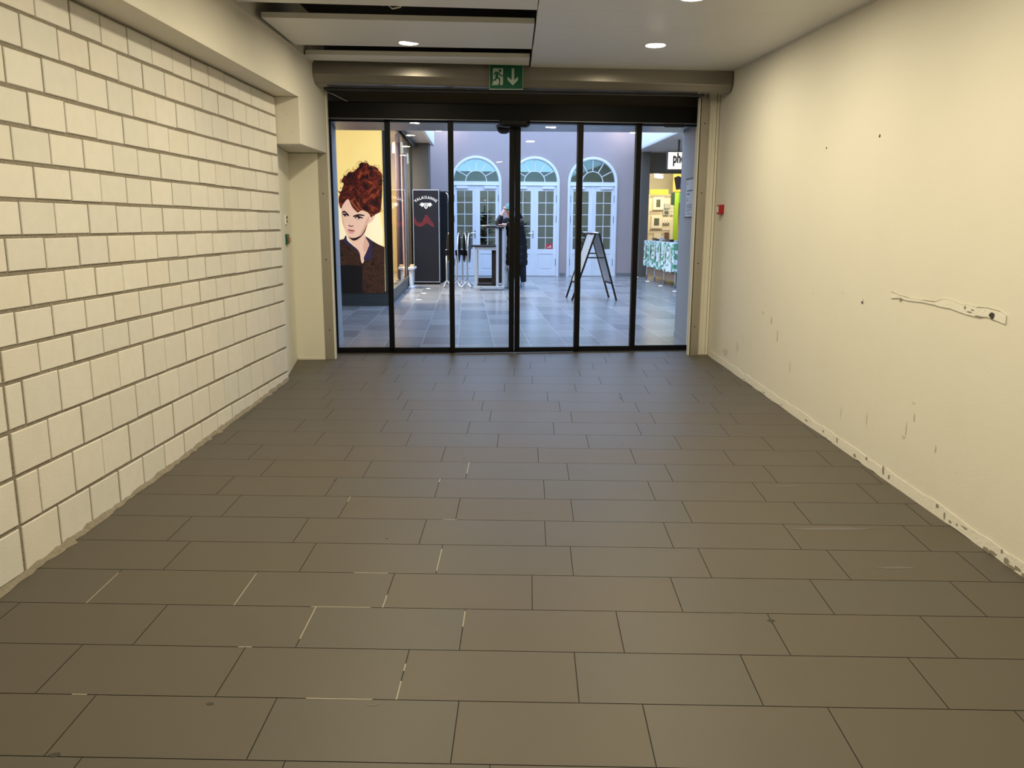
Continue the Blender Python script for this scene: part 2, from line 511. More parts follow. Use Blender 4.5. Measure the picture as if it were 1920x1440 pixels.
# planks of the left half up to the first gap, and pieces of sheet above the shutter
def plank2(mb, x0, x1, near, far, h=.036):
    """one plank between two slightly skewed edge lines (y at x = 0.15, slope)"""
    pts = [(x, e[0] + e[1] * (x - .15)) for x, e in ((x0, near), (x1, near), (x1, far), (x0, far))]
    mb.loft([[(x, y, ceilz(x, y)) for x, y in pts], [(x, y, ceilz(x, y) + h) for x, y in pts]], 0)
G0 = 5.50
for k in range(0, 31):
    plank2(ce, -1.98, .147, (G0 - .46 * (k + 1) + .001, -.067), (G0 - .46 * k, -.067))
ce.loft([[(rwx(y_) - a_, y_, ceilz(2, y_) - b_) for a_, b_ in ((.012, .004), (-.02, .004), (-.02, .0), (.012, .0))] for y_ in (YB, 0, 7.9)])
tag(ce.build('ceiling', [M_ceil]), 'grey-white metal plank ceiling of the passage', 'ceiling', kind='structure')
p1 = MB(); plank2(p1, -1.755, .142, (5.905, -.067), (6.842, -.039))
tag(p1.build('ceiling_panel', M_ceil), 'ceiling plank holding the left downlight, between the two dark open gaps', 'ceiling panel')
p2 = MB(); plank2(p2, -1.765, .136, (7.25, -.02), (7.64, .12))
tag(p2.build('ceiling_panel', M_ceil), 'last narrow ceiling plank on the left, against the shutter casing', 'ceiling panel')
vo = MB()
vo.box(-3, 3, YB - .2, 8.6, 3.1, 3.3)
vo.box(.16, .2, YB, 8.3, 2.80, 3.1)
vo.box(-1.95, .2, 8.35, 8.42, 2.62, 3.1)
tag(vo.build('ceiling_void', M_void), 'dark space above the open ceiling planks', 'ceiling', kind='structure')
du = MB()
du.tube([(-1.6, 5.75, 2.95), (-1.0, 5.8, 2.93), (-.2, 5.85, 2.97), (.14, 5.9, 2.97)], .05, 10)
du.build('pipe_run', M_duct)
tag(bpy.data.objects['pipe_run'], 'dark pipe in the first open ceiling gap', 'pipe')
cb = MB()
cb.tube([(-.95, 5.95, 2.93), (-.86, 5.80, 2.76), (-.80, 5.74, 2.70), (-.74, 5.66, 2.69), (-.70, 5.60, 2.72), (-.69, 5.58, 2.80), (-.72, 5.62, 2.95)], .006, 6)
cb.tube([(-1.2, 5.9, 2.86), (-1.02, 5.8, 2.80), (-.86, 5.72, 2.715), (-.76, 5.63, 2.71), (-.70, 5.55, 2.76), (-.66, 5.6, 2.9)], .005, 6)
tag(cb.build('cable_loop', M_wire, smooth=True), 'grey cable loop hanging in the first open ceiling gap', 'cable')

# ---- downlights
def downlight(x, y, label):
    z = ceilz(x, y)
    t = thing('downlight', label, 'light', (x, y, z), 'recessed downlights of the passage')
    r = MB()
    r.lathe([(.074, z - .001), (.088, z - .004), (.095, z - .001), (.095, z + .002), (.074, z + .002)], x, y, 32, cap=False)
    r.build('ring', M_ring, t, smooth=True)
    g = MB()
    g.lathe([(.0745, z - .0035), (.0745, z + .001)], x, y, 32)
    g.build('lamp_disc', M_lamp, t)
    return t
def lamp(x, y, power, size=.14, spread=180):
    l = bpy.data.lights.new('downlight_beam', 'AREA')
    l.shape = 'DISK'
    l.size = size
    l.energy = power
    l.color = (1.0, 0.885, 0.60)
    l.spread = math.radians(spread)
    o = bpy.data.objects.new('downlight_beam', l)
    COL.objects.link(o)
    o.location = (x, y, ceilz(x, y) - .012)
    return o
LAMP_W = 19.0
for x, y, lab in ((-.815, 6.72, 'round downlight in the plank between the two open ceiling gaps'),
                  (1.095, 6.66, 'round downlight in the right half of the ceiling, nearest the shutter casing'),
                  (1.06, 5.16, 'round downlight cut by the top edge of the view, right half of the ceiling')):
    downlight(x, y, lab)
    lamp(x, y, LAMP_W)
for i, y in enumerate((5.0, 3.6, 2.0, .4)):
    for x in (-.80, 1.06):
        if x > 0 and y == 5.0:
            continue
        downlight(x, y, 'round downlight in the ceiling above and behind the viewer, out of the picture')
        lamp(x, y, LAMP_W * (1.0 if y > 3 else .95 if y > 1 else .85))

# ---- roller shutter: casing, rails
rs = thing('roller_shutter', 'roller shutter with satin steel casing across the passage above the glass doors', 'roller shutter', SH(1.9, .2, 2.4))
L = 3.79
ca = MB(SH)
prof = [(0, 2.74), (0, 2.605), (.004, 2.598), (.045, 2.545), (.06, 2.532), (.085, 2.524), (.17, 2.519), (.17, 2.74)]
ca.loft([[(u, v, z - .028 * (1 if i in (1, 2) else .5 if i in (3, 4) else 0) * (u / L)) for i, (v, z) in enumerate(prof)] for u in (-.03, .9, 1.9, 2.9, L - .04, L)])
ca.build('casing', M_case, rs)
ec = MB(SH)
ec.loft([[(u, v, z + .004) for v, z in [(.03, 2.73), (.02, 2.60), (.06, 2.545), (.11, 2.53), (.18, 2.53), (.18, 2.73)]] for u in (L + .002, L + .035)])
ec.build('end_plate', M_blackp, rs)
sl = MB(D)
sl.box(-.02, DL - .02, -.30, -.27, 2.535, 2.72)
sl.box(-.02, DL - .02, -.305, -.262, 2.527, 2.545)
sl.build('bottom_slat', M_slat, rs, bevel=.003)
def rail(u0, u1, sc_u, flip):
    r = MB(D)
    r.box(u0, u1, -.286, -.20, ramp(*D(u0, -.25)[:2]) - .02, 2.52, 0)
    inner = u1 if not flip else u0
    a, b = (inner - .002, inner + .012) if not flip else (inner - .012, inner + .002)
    r.box(a, b, -.283, -.225 if flip else -.20, -.02, 2.52, 1)
    if flip:
        r.box(u0 - .001, u0 + .008, -.2865, -.2, -.02, 2.52, 2)
    r.box((u0 + u1) / 2 - .002, (u0 + u1) / 2 + .002, -.2872, -.286, 0, 2.5, 0)
    for du_, z in sc_u:
        r.lathe([(.0, 0)] * 1 or [], 0, 0) if False else None
        n = 8
        r.face([(du_ + .007 * math.cos(2 * PI * k / n), -.2875, z + .007 * math.sin(2 * PI * k / n)) for k in range(n)], 2)
    r.build('guide_rail', [M_steel, M_cream, M_hole], rs)
rail(-.075, .0145, ((-.038, 1.586), (-.033, .963), (-.025, .278)), False)
rail(3.603, 3.69, ((3.65, 2.28), (3.65, 1.62), (3.65, .93), (3.645, .29)), True)

# cream casing between right rail and plaster wall
tr = MB(D)
for a, b, v in ((3.692, 3.735, -.262), (3.735, 3.775, -.254), (3.779, 3.80, -.262), (3.80, 3.95, -.246)):
    tr.box(a, b, v, .14, -.03, 2.76)
for uu, z in ((3.815, .34), (3.815, .275), (3.813, .125)):
    tr.face([(uu + (.009 if z < .3 else .006) * math.cos(k * PI / 4), -.2475, z + (.009 if z < .3 else .006) * math.sin(k * PI / 4)) for k in range(8)], 1)
tag(tr.build('trim_2', [M_cream, M_hole], bevel=.003), 'cream trim boards between shutter rail and plaster wall', 'trim', kind='structure')

# ---- glass entrance doors
d1 = thing('door_1', 'black framed automatic glass sliding doors closing the passage', 'door', D(DL / 2, 0, 0), kind='structure')
hd = MB(D)
hd.box(0, DL + .06, -.10, .14, 2.296, 2.456)
hd.box(0, DL, -.103, -.10, 2.296, 2.304, 1)
hd.build('header', [M_black, M_slat], d1, bevel=.003)
bk = MB(D)
bk.box(-.35, DL + .5, .0, .12, 2.456, 3.1)
bk.build('upper_panel', M_bronze, d1)
tk = MB(D)
tk.box(0, DL + .06, -.012, .08, -.03, .012)
tk.build('floor_track', M_blackp, d1)
CU = [0.0, .564, 1.182, 1.817, 2.469, 3.066, DL]
for i in range(6):
    a, b = CU[i], CU[i + 1]
    v = .02 if i in (0, 5) else (-.012 if i in (1, 4) else -.05)
    sa = .022 if i != 3 else .005
    lf = MB(D)
    w0 = .02 if i == 0 else (.055 if i == 3 else .026)
    w1 = .055 if i == 2 else (.02 if i == 5 else .026)
    xa, xb = a - (.0 if i in (0, 3) else .026), b + (.0 if i == 2 else .06 if i == 5 else .026)
    if i == 2: xb = b - .003
    if i == 3: xa = b * 0 + a + .003
    wa = .02 if i == 0 else .052
    wb_ = .02 if i == 5 else .052
    lf.box(xa, xa + wa, v - .016, v + .016, .014, 2.30)
    lf.box(xb - wb_, xb, v - .016, v + .016, .014, 2.30)
    lf.box(xa, xb, v - .016, v + .016, .012, .058)
    lf.box(xa, xb, v - .016, v + .016, 2.285, 2.30)
    o = lf.build('door_leaf', M_black, d1, bevel=.002)
    gl = MB(D)
    gl.face([(xa + wa, v, .058), (xb - wb_, v, .058), (xb - wb_, v, 2.285), (xa + wa, v, 2.285)])
    g = gl.build('glass_pane', M_glass, o)
se = MB(D)
se.loft([[(u, v, z) for v, z in ((-.17 + k, 2.30), (-.175 + k, 2.262), (-.15 + k, 2.236 + k * .5), (-.10, 2.235 + k * .5), (-.10, 2.30))] for u, k in ((1.655, .035), (1.69, 0), (1.92, 0), (1.955, .035))])
se.build('motion_sensor', M_blackp, d1, bevel=.006)
s2 = MB(D)
s2.loft([[(u, v, z) for v, z in ((-.13 + k, 2.292), (-.13 + k, 2.262 + k * .4), (-.10, 2.258 + k * .4), (-.10, 2.292))] for u, k in ((3.294, .02), (3.31, 0), (3.487, 0), (3.503, .02))])
s2.build('motion_sensor', M_blackp, d1, bevel=.004)
cw = MB()
cw.tube([(-1.755, 8.02, 2.52), (-1.71, 8.06, 2.508), (-1.66, 8.12, 2.487), (-1.60, 8.17, 2.46), (-1.55, 8.2, 2.445), (-1.53, 8.26, 2.46)], .004, 6)
tag(cw.build('loose_cable', M_wire, smooth=True), 'thin pale cable dangling from the left shutter rail above the doors', 'cable')

# ---- emergency exit sign
ex = thing('exit_sign', 'green emergency exit sign with running figure and down arrow, hung before the shutter casing', 'sign', (-.065, 7.66, 2.49))
EX = Frame(-.065, 7.655, .0)
e = MB(EX)
e.box(-.147, .147, 0, .014, 2.497, 2.702)
e.build('sign_plate', M_green, ex)
e = MB(EX)
for a in ((-.150, -.147, 2.494, 2.705), (.147, .150, 2.494, 2.705), (-.15, .15, 2.492, 2.497)):
    e.box(a[0], a[1], -.003, .016, a[2], a[3])
e.build('sign_edge', M_signw, ex)
e = MB(EX)
e.box(-.11, -.06, .002, .02, 2.70, 2.716)
e.build('bracket', M_steel, ex)
def EZ(X, Y):                   # coordinates taken over the sign face
    return (-.147 + (X - 345) / 1190 * .294, -.0015, 2.702 - (Y - 250) / 870 * .205)
pg = MB(EX)
def ep(pts, mi, off=0):
    pg.face([(EZ(*p)[0], -.001 - off, EZ(*p)[2]) for p in pts], mi)
ep([(460, 378), (826, 378), (826, 930), (795, 982), (420, 982), (460, 900)], 0)
ep([(1140, 380), (1228, 380), (1228, 800), (1365, 680), (1365, 800), (1180, 992), (990, 800), (990, 680), (1140, 800)], 0)
F = .0008
ep([(716 + 52 * math.cos(k * PI / 6), 465 + 55 * math.sin(k * PI / 6)) for k in range(12)], 1, F)
ep([(545, 495), (640, 498), (680, 540), (650, 640), (600, 740), (540, 740), (560, 600), (590, 560)], 1, F)     # torso
ep([(545, 495), (585, 540), (560, 580), (510, 635), (480, 620), (500, 560)], 1, F)                             # rear arm
ep([(640, 498), (725, 570), (735, 622), (830, 622), (830, 665), (700, 665), (680, 600)], 1, F)                  # front arm
ep([(540, 690), (600, 720), (575, 825), (430, 825), (430, 785), (535, 775)], 1, F)                              # rear leg
ep([(590, 690), (650, 680), (725, 750), (725, 910), (690, 915), (680, 790), (600, 740)], 1, F)                  # front leg
ep([(690, 905), (725, 905), (712, 982), (640, 982), (655, 950)], 1, F)
pg.build('pictogram', [M_signw, M_green], ex)

# ---- red fire alarm call point on the right wall
fy = 8.02
fx = rwx(fy)
fa = thing('fire_alarm_call_point', 'small red fire alarm call point on the plaster wall near the shutter rail', 'alarm', (fx - .03, fy, 1.40))
b = MB(); b.box(fx - .048, fx + .01, fy - .045, fy + .045, 1.412, 1.502)
b.build('housing', M_red, fa, bevel=.006)
b = MB(); b.box(fx - .053, fx - .047, fy - .03, fy + .03, 1.428, 1.486)
b.build('glass_front', M_plastic, fa, bevel=.003)
# ---- switches in the alcove
def alc(t, off, z):
    ux, uy = -.1376, .9905
    return (-2.016 + ux * t + uy * off, 7.19 + uy * t - ux * off * -1 * -1, z)
def alcove_box(mb, t0, t1, z0, z1, d0, d1_, mi=0):
    ux, uy = -.1376, .9905
    P = lambda t, o, z: (-2.016 + ux * t + uy * o, 7.19 + uy * t - ux * o, z)
    mb.loft([[P(t0, d0, z0), P(t1, d0, z0), P(t1, d1_, z0), P(t0, d1_, z0)], [P(t0, d0, z1), P(t1, d0, z1), P(t1, d1_, z1), P(t0, d1_, z1)]], mi)
sw = thing('key_switch', 'white key switch plate above the green door button in the alcove', 'switch', (-2.063, 7.53, 1.30))
b = MB(); alcove_box(b, .285, .405, 1.296, 1.384, -.004, .012); b.build('plate', M_plastic, sw, bevel=.003)
b = MB(); alcove_box(b, .322, .368, 1.345, 1.372, .010, .016); alcove_box(b, .322, .368, 1.315, 1.333, .010, .016); b.build('key_slot', M_blackp, sw)
sg = thing('door_release_button', 'green emergency door button in the alcove below the white key switch', 'switch', (-2.065, 7.54, 1.11))
b = MB(); alcove_box(b, .27, .43, 1.118, 1.21, -.004, .018); b.build('plate', M_green, sg, bevel=.003)
b = MB(); alcove_box(b, .33, .40, 1.135, 1.185, .014, .034); b.build('push_button', M_gold, sg, bevel=.008)

# ================================================================== PORTAL BETWEEN PASSAGE AND MALL
po = MB()
po.prism([D(-.005, .16)[:2], (-1.884, 8.632), (-2.006, 9.562), (-7.0, 9.4), (-7.0, 8.9), (-3.0, 8.5)], -.02, 2.36)
po.prism([(1.945, 8.70), (1.938, 9.66), (7.0, 9.9), (7.0, 9.1), (3.0, 8.75)], -.02, 2.36)
po.prism([D(3.70, .13)[:2], (1.946, 8.70), (3.0, 8.77), (3.0, 8.60), D(3.72, .10)[:2]], -.02, 2.36)
po.prism([(-7, 9.4), (-7, 8.9), (-3, 8.5), D(-.02, .145)[:2], D(DL + .02, .145)[:2], (3.0, 8.78), (7, 9.0), (7, 9.9), (1.938, 9.66), (-2.006, 9.562)], 2.36, 3.32)
po.prism([(-1.88, 8.64), (-1.998, 9.555), (-2.003, 9.56), (-1.89, 8.64)], .0, .075, 1)
po.prism([(1.945, 8.72), (1.930, 9.655), (1.938, 9.66), (1.95, 8.72)], .0, .075, 1)
po.prism([D(0, .15)[:2], D(DL, .15)[:2], (1.93, 9.655), (-2.0, 9.555)], 2.342, 2.361, 2)
tag(po.build('wall_portal', [M_portal, M_portal, M_portsof]), 'grey painted portal just behind the glass doors', 'wall', kind='structure')
dc = thing('dome_camera', 'dark dome camera on the portal soffit behind the middle of the glass doors', 'camera', (-.10, 9.1, 2.26))
b = MB(); b.lathe([(.085, 2.345), (.085, 2.33), (.078, 2.322)], -.10, 9.1, 24); b.build('mount', M_slat, dc, smooth=True)
b = MB(); b.lathe([(.078, 2.323), (.072, 2.297), (.055, 2.275), (.03, 2.263), (.004, 2.26)], -.10, 9.1, 24); b.build('dome', M_blackp, dc, smooth=True)

# notice on the right jamb of the portal
nt_ = thing('notice_board', 'white printed notice in a clear holder on the right portal jamb', 'notice', (1.93, 9.18, 1.39))
JA = Vector((1.945, 8.80, 0)); JB = Vector((1.938, 9.66, 0))
jd = (JB - JA).normalized(); jn = Vector((-jd.y, jd.x, 0))
def jp(t, off, z):
    q = JA + jd * t + jn * off
    return (q.x, q.y, z)
def jbox(mb, t0, t1, z0, z1, o0, o1, mi=0):
    mb.loft([[jp(t0, o0, z0), jp(t1, o0, z0), jp(t1, o1, z0), jp(t0, o1, z0)], [jp(t0, o0, z1), jp(t1, o0, z1), jp(t1, o1, z1), jp(t0, o1, z1)]], mi)
M_paper = mat('notice paper', (0.62, 0.64, 0.70), 0.6, var=0.02)
b = MB(); jbox(b, .16, .52, 1.40, 1.80, .002, .006)
for z, t0, t1, h in ((1.75, .45, .49, .012), (1.67, .20, .48, .016), (1.635, .34, .48, .016), (1.59, .42, .49, .01), (1.57, .40, .49, .008), (1.525, .20, .49, .007), (1.508, .21, .49, .007), (1.491, .20, .49, .007), (1.47, .20, .49, .007), (1.45, .32, .49, .007), (1.425, .20, .49, .006)):
    jbox(b, t0, t1, z, z + h, .006, .0066, 1)
b.build('sheet', [M_paper, mat('notice ink', (0.12, 0.12, 0.15), 0.7)], nt_)
b = MB(); jbox(b, .145, .535, 1.80, 1.812, .001, .012); b.build('top_rail', M_blackp, nt_)
b = MB(); jbox(b, .145, .535, 1.388, 1.40, .001, .012); b.build('bottom_rail', M_blackp, nt_)

# ================================================================== MALL
# ---- slate floor
def slate():
    m = bpy.data.materials.new('slate floor')
    m.use_nodes = True
    nt = m.node_tree
    b = nt.nodes['Principled BSDF']
    geo = nt.nodes.new('ShaderNodeNewGeometry')
    mp = nt.nodes.new('ShaderNodeMapping')
    mp.inputs['Rotation'].default_value = (0, 0, -MA)
    mp.inputs['Location'].default_value = (.11, .05, 0)
    nt.links.new(geo.outputs['Position'], mp.inputs['Vector'])
    br_ = nt.nodes.new('ShaderNodeTexBrick')
    br_.offset = 0.0
    br_.inputs['Scale'].default_value = 1.0
    br_.inputs['Brick Width'].default_value = .40
    br_.inputs['Row Height'].default_value = .60
    br_.inputs['Mortar Size'].default_value = .0035
    br_.inputs['Mortar Smooth'].default_value = .2
    br_.inputs['Color1'].default_value = (0.19, 0.19, 0.20, 1)
    br_.inputs['Color2'].default_value = (0.33, 0.325, 0.325, 1)
    br_.inputs['Mortar'].default_value = (0.46, 0.46, 0.47, 1)
    nt.links.new(mp.outputs['Vector'], br_.inputs['Vector'])
    n = nt.nodes.new('ShaderNodeTexNoise')
    n.inputs['Scale'].default_value = 3.0
    n.inputs['Detail'].default_value = 8
    m2 = nt.nodes.new('ShaderNodeMapping')
    m2.inputs['Scale'].default_value = (1, 5, 1)
    nt.links.new(geo.outputs['Position'], m2.inputs['Vector'])
    nt.links.new(m2.outputs['Vector'], n.inputs['Vector'])
    mr = nt.nodes.new('ShaderNodeMapRange')
    mr.inputs['To Min'].default_value = .7
    mr.inputs['To Max'].default_value = 1.3
    nt.links.new(n.outputs['Fac'], mr.inputs['Value'])
    mx = nt.nodes.new('ShaderNodeMix')
    mx.data_type = 'RGBA'
    mx.blend_type = 'MULTIPLY'
    mx.inputs[0].default_value = 1
    nt.links.new(br_.outputs['Color'], mx.inputs[6])
    nt.links.new(mr.outputs[0], mx.inputs[7])
    nt.links.new(mx.outputs[2], b.inputs['Base Color'])
    b.inputs['Roughness'].default_value = .22
    bp = nt.nodes.new('ShaderNodeBump')
    bp.inputs['Strength'].default_value = .12
    bp.inputs['Distance'].default_value = .01
    nt.links.new(n.outputs['Fac'], bp.inputs['Height'])
    nt.links.new(bp.outputs['Normal'], b.inputs['Normal'])
    return m
mf = MB()
mf.face([D(-1.5, -.03, 0), D(DL + 1.5, -.03, 0), (7, 8.9, 0), (7, 25, 0), (-7, 25, 0), (-7, 8.6, 0)])
mf.face([D(-1.5, -.03, -.1), D(DL + 1.5, -.03, -.1), (7, 8.9, -.1), (7, 25, -.1), (-7, 25, -.1), (-7, 8.6, -.1)])
tag(mf.build('floor', slate()), 'blue-grey slate floor of the mall beyond the glass doors', 'floor', kind='structure')

# ---- far wall with three arched openings
AC = (-.925, .548, 2.022)
AR, ZS, WT = .60, 2.345, 5.6
fw = MB(BW)
edges = [-4.0]
for a in AC:
    edges += [a - AR, a + AR]
edges.append(3.28)
for a, b in zip(edges[0::2], edges[1::2]):
    fw.face([(a, 0, 0), (b, 0, 0), (b, 0, ZS), (a, 0, ZS)])
    fw.face([(a, 0, ZS), (b, 0, ZS), (b, 0, WT), (a, 0, WT)])
    if b > 3:
        fw.box(3.28, 7.0, 0, .1, 3.15, WT)
    fw.box(a + (.07 if a > -4 else 0), b - (.07 if b < 3 else 0), -.012, 0, 0, .085, 1)
N = 24
for a in AC:
    arc = [(a - AR * math.cos(PI * k / N), ZS + AR * math.sin(PI * k / N)) for k in range(N + 1)]
    for p, q in zip(arc, arc[1:]):
        fw.face([(p[0], 0, p[1]), (q[0], 0, q[1]), (q[0], 0, WT), (p[0], 0, WT)])
        fw.face([(p[0], 0, p[1]), (q[0], 0, q[1]), (q[0], .25, q[1]), (p[0], .25, p[1])])
    for x in (a - AR, a + AR):
        fw.face([(x, 0, 0), (x, .25, 0), (x, .25, ZS), (x, 0, ZS)])
fw.box(-4, 3.28, .3, .31, 3.2, WT)
tag(fw.build('wall_far', [M_lilac, M_skirt]), 'lilac-grey rendered wall with three arched white doors at the far side of the mall', 'wall', kind='structure')
# dim room behind the arched doors
rm = MB(BW)
rm.face([(-3, 3.2, 0), (3.1, 3.2, 0), (3.1, 3.2, 3.2), (-3, 3.2, 3.2)])
rm.face([(-3, .25, 3.2), (3.1, .25, 3.2), (3.1, 3.2, 3.2), (-3, 3.2, 3.2)])
rm.face([(-3, .25, 0), (-3, 3.2, 0), (-3, 3.2, 3.2), (-3, .25, 3.2)])
rm.face([(3.1, .25, 0), (3.1, 3.2, 0), (3.1, 3.2, 3.2), (3.1, .25, 3.2)])
tag(rm.build('wall_room', M_room), 'dim greenish room behind the arched glass doors', 'wall', kind='structure')

l = bpy.data.lights.new('room_fill_light', 'AREA'); l.shape = 'RECTANGLE'; l.size = 5; l.size_y = 1; l.energy = 60; l.color = (.90, 1, .97)  # unseen fill lamp, added to brighten the room behind the panes
o = bpy.data.objects.new('room_fill_light', l); COL.objects.link(o); o.location = BW(.6, 1.8, 3.15)
def arched_door(i, a, label, sticker):
    t = thing('door_%d' % (i + 2), label, 'door', BW(a, 0, 0), kind='structure')
    f = MB(BW)
    for r0, r1, v0 in ((.565, .635, -.03), (.585, .618, -.045)):
        pa = [(a - r1 * math.cos(PI * k / N), ZS + r1 * math.sin(PI * k / N)) for k in range(N + 1)]
        pb = [(a - r0 * math.cos(PI * k / N), ZS + r0 * math.sin(PI * k / N)) for k in range(N + 1)]
        o1 = [(a - r1, .0)] + pa + [(a + r1, .0)]
        o0 = [(a - r0, .0)] + pb + [(a + r0, .0)]
        for k in range(len(o1) - 1):
            q = [o1[k], o1[k + 1], o0[k + 1], o0[k]]
            f.ext([(x, v0, z) for x, z in q], (0, .10 if v0 > -.04 else .03, 0))
    f.box(a - .57, a + .57, -.02, .06, 2.275, 2.365)
    f.box(a - .57, a + .57, -.035, -.01, 2.268, 2.285)
    f.build('frame', M_doorw, t)
    m = MB(BW)
    ri = .262
    arc = [(a - ri * math.cos(PI * k / 16), 2.365 + ri * math.sin(PI * k / 16)) for k in range(17)]
    for p, q in zip(arc, arc[1:]):
        m.bar((p[0], .03, p[1]), (q[0], .03, q[1]), .018, .03)
    for ang in (30, 60, 90, 120, 150):
        cx, sx = math.cos(math.radians(ang)), math.sin(math.radians(ang))
        m.bar((a + ri * cx, .03, 2.365 + ri * sx), (a + .57 * cx, .03, 2.35 + .57 * sx), .018, .03)
    m.build('fanlight_bars', M_doorw, t)
    g = MB(BW)
    g.face([(a - .57 * math.cos(PI * k / N), .045, 2.36 + .56 * math.sin(PI * k / N)) for k in range(N + 1)])
    g.build('fanlight_glass', M_fan, t)
    for sd in (-1, 1):
        def U(x):
            return a + sd * x
        lf = MB(BW)
        def bx(x0, x1, v0, v1, z0, z1, mi=0):
            lf.box(min(U(x0), U(x1)), max(U(x0), U(x1)), v0, v1, z0, z1, mi)
        bx(.004, .095, .0, .05, .012, 2.27)
        bx(.485, .562, .0, .05, .012, 2.27)
        bx(.095, .485, .0, .05, 2.135, 2.27)
        bx(.095, .485, .0, .05, .012, .15)
        bx(.095, .485, .0, .05, .57, .69)
        bx(.095, .485, .014, .04, .15, .57)
        bx(.145, .435, .004, .02, .20, .52)
        bx(.283, .297, .008, .035, .69, 2.135)
        for k in range(1, 5):
            z = .69 + .289 * k
            bx(.095, .485, .008, .035, z - .008, z + .008)
        if sd == -1:
            bx(-.018, .018, -.014, .0, .012, 2.27)
        o = lf.build('door_leaf', M_doorw, t)
        g = MB(BW)
        g.face([(U(.095), .03, .69), (U(.485), .03, .69), (U(.485), .03, 2.135), (U(.095), .03, 2.135)])
        g.build('glass', M_pane, o)
        cl = MB(BW)
        cl.box(min(U(.20), U(.50)), max(U(.20), U(.50)), -.05, .0, 2.185, 2.245)
        cl.build('door_closer', M_doorw, o, bevel=.004)
        hg = MB(BW)
        for z in (.36, 1.44, 1.95):
            hg.lathe([(.012, z - .085), (.012, z + .085)], U(.558), -.006, 8)
        hg.build('hinges', M_hinge, o)
        if sd == -1:
            hn = MB(BW)
            hn.box(U(.03) - .018, U(.03) + .018, -.008, 0, .96, 1.15)
            hn.tube([(U(.03), -.01, 1.09), (U(.03), -.05, 1.09), (U(.06), -.055, 1.09), (U(.14), -.055, 1.085)], .011, 8)
            hn.build('handle', M_chrome, o)
        if sd == 1 and sticker:
            st = MB(BW)
            st.box(U(.31), U(.47), .020, .026, .70, .82)
            st.box(U(.34), U(.44), .019, .021, .73, .745, 1)
            st.box(U(.40), U(.44), .019, .021, .755, .775, 1)
            st.build('red_sticker', [mat('sticker red', (0.55, 0.03, 0.045), .5), M_plastic], o)['label'] = 'red sticker on the lowest pane'
    return t
arched_door(0, AC[0], 'left arched white double door with plants behind its panes, left of the person', False)
arched_door(1, AC[1], 'middle arched white double door with a red sticker, right behind the person', True)
arched_door(2, AC[2], 'right arched white double door behind the folding A-frame board', False)

# plants in the room behind the doors
def plant(x, v, h, n, label, seed):
    r = random.Random(seed)
    p = BW(x, v, 0)
    t = thing('potted_plant', label, 'plant', p, 'plants behind the arched doors')
    b = MB(); b.lathe([(.13, 0), (.18, .05), (.20, .36), (.18, .37), (.16, .34)], p[0], p[1], 16)
    b.build('pot', M_pot, t, smooth=True)
    b = MB()
    for k in range(n):
        ang = r.uniform(0, 2 * PI)
        z0 = r.uniform(.35, h * .75)
        ln = r.uniform(.3, .6)
        d = Vector((math.cos(ang), math.sin(ang), 0))
        sdv = Vector((-d.y, d.x, 0))
        w = r.uniform(.02, .045)
        base = Vector((p[0], p[1], z0))
        lift = r.uniform(.1, .45)
        prev = None
        for q in range(5):
            tt = q / 4
            cpt = base + d * ln * tt + Vector((0, 0, lift * (tt - .9 * tt * tt * .8)))
            cpt.y = max(cpt.y, 21.05 + .06 * cpt.x + .14)
            ww = w * math.sin(PI * (.12 + .86 * tt))
            cur = (tuple(cpt - sdv * ww), tuple(cpt + sdv * ww))
            if prev:
                b.face([prev[0], prev[1], cur[1], cur[0]])
            prev = cur
    b.tube([(p[0], p[1], .3), (p[0] + .02, p[1], h * .5), (p[0], p[1] + .02, h * .85)], .014, 6)
    b.build('foliage', M_leaf, t)
plant(AC[0] + .22, .55, 2.1, 210, 'leafy potted plant behind the right leaf of the left arched door', 1)
plant(AC[1] - .28, .6, 1.75, 130, 'potted plant behind the left leaf of the middle arched door', 2)
plant(AC[2] - .1, .6, 1.4, 80, 'potted plant behind the right arched door', 3)

# ---- left side: poster column, shop window, fascia
PF = Frame(-2.0, 13.19, .055)
cl = MB(PF)
cl.box(-1.6, 0, .02, .8, 0, 3.5)
cl.box(-1.6, .008, -.012, .02, 0, .235, 0)
cl.box(-1.6, .010, -.016, -.012, .085, .092, 1)
cl.box(-.045, .006, -.03, .02, .235, 3.5, 0)
tag(cl.build('wall_column', [M_dark, M_slat]), 'charcoal clad column carrying the hair poster', 'wall', kind='structure')

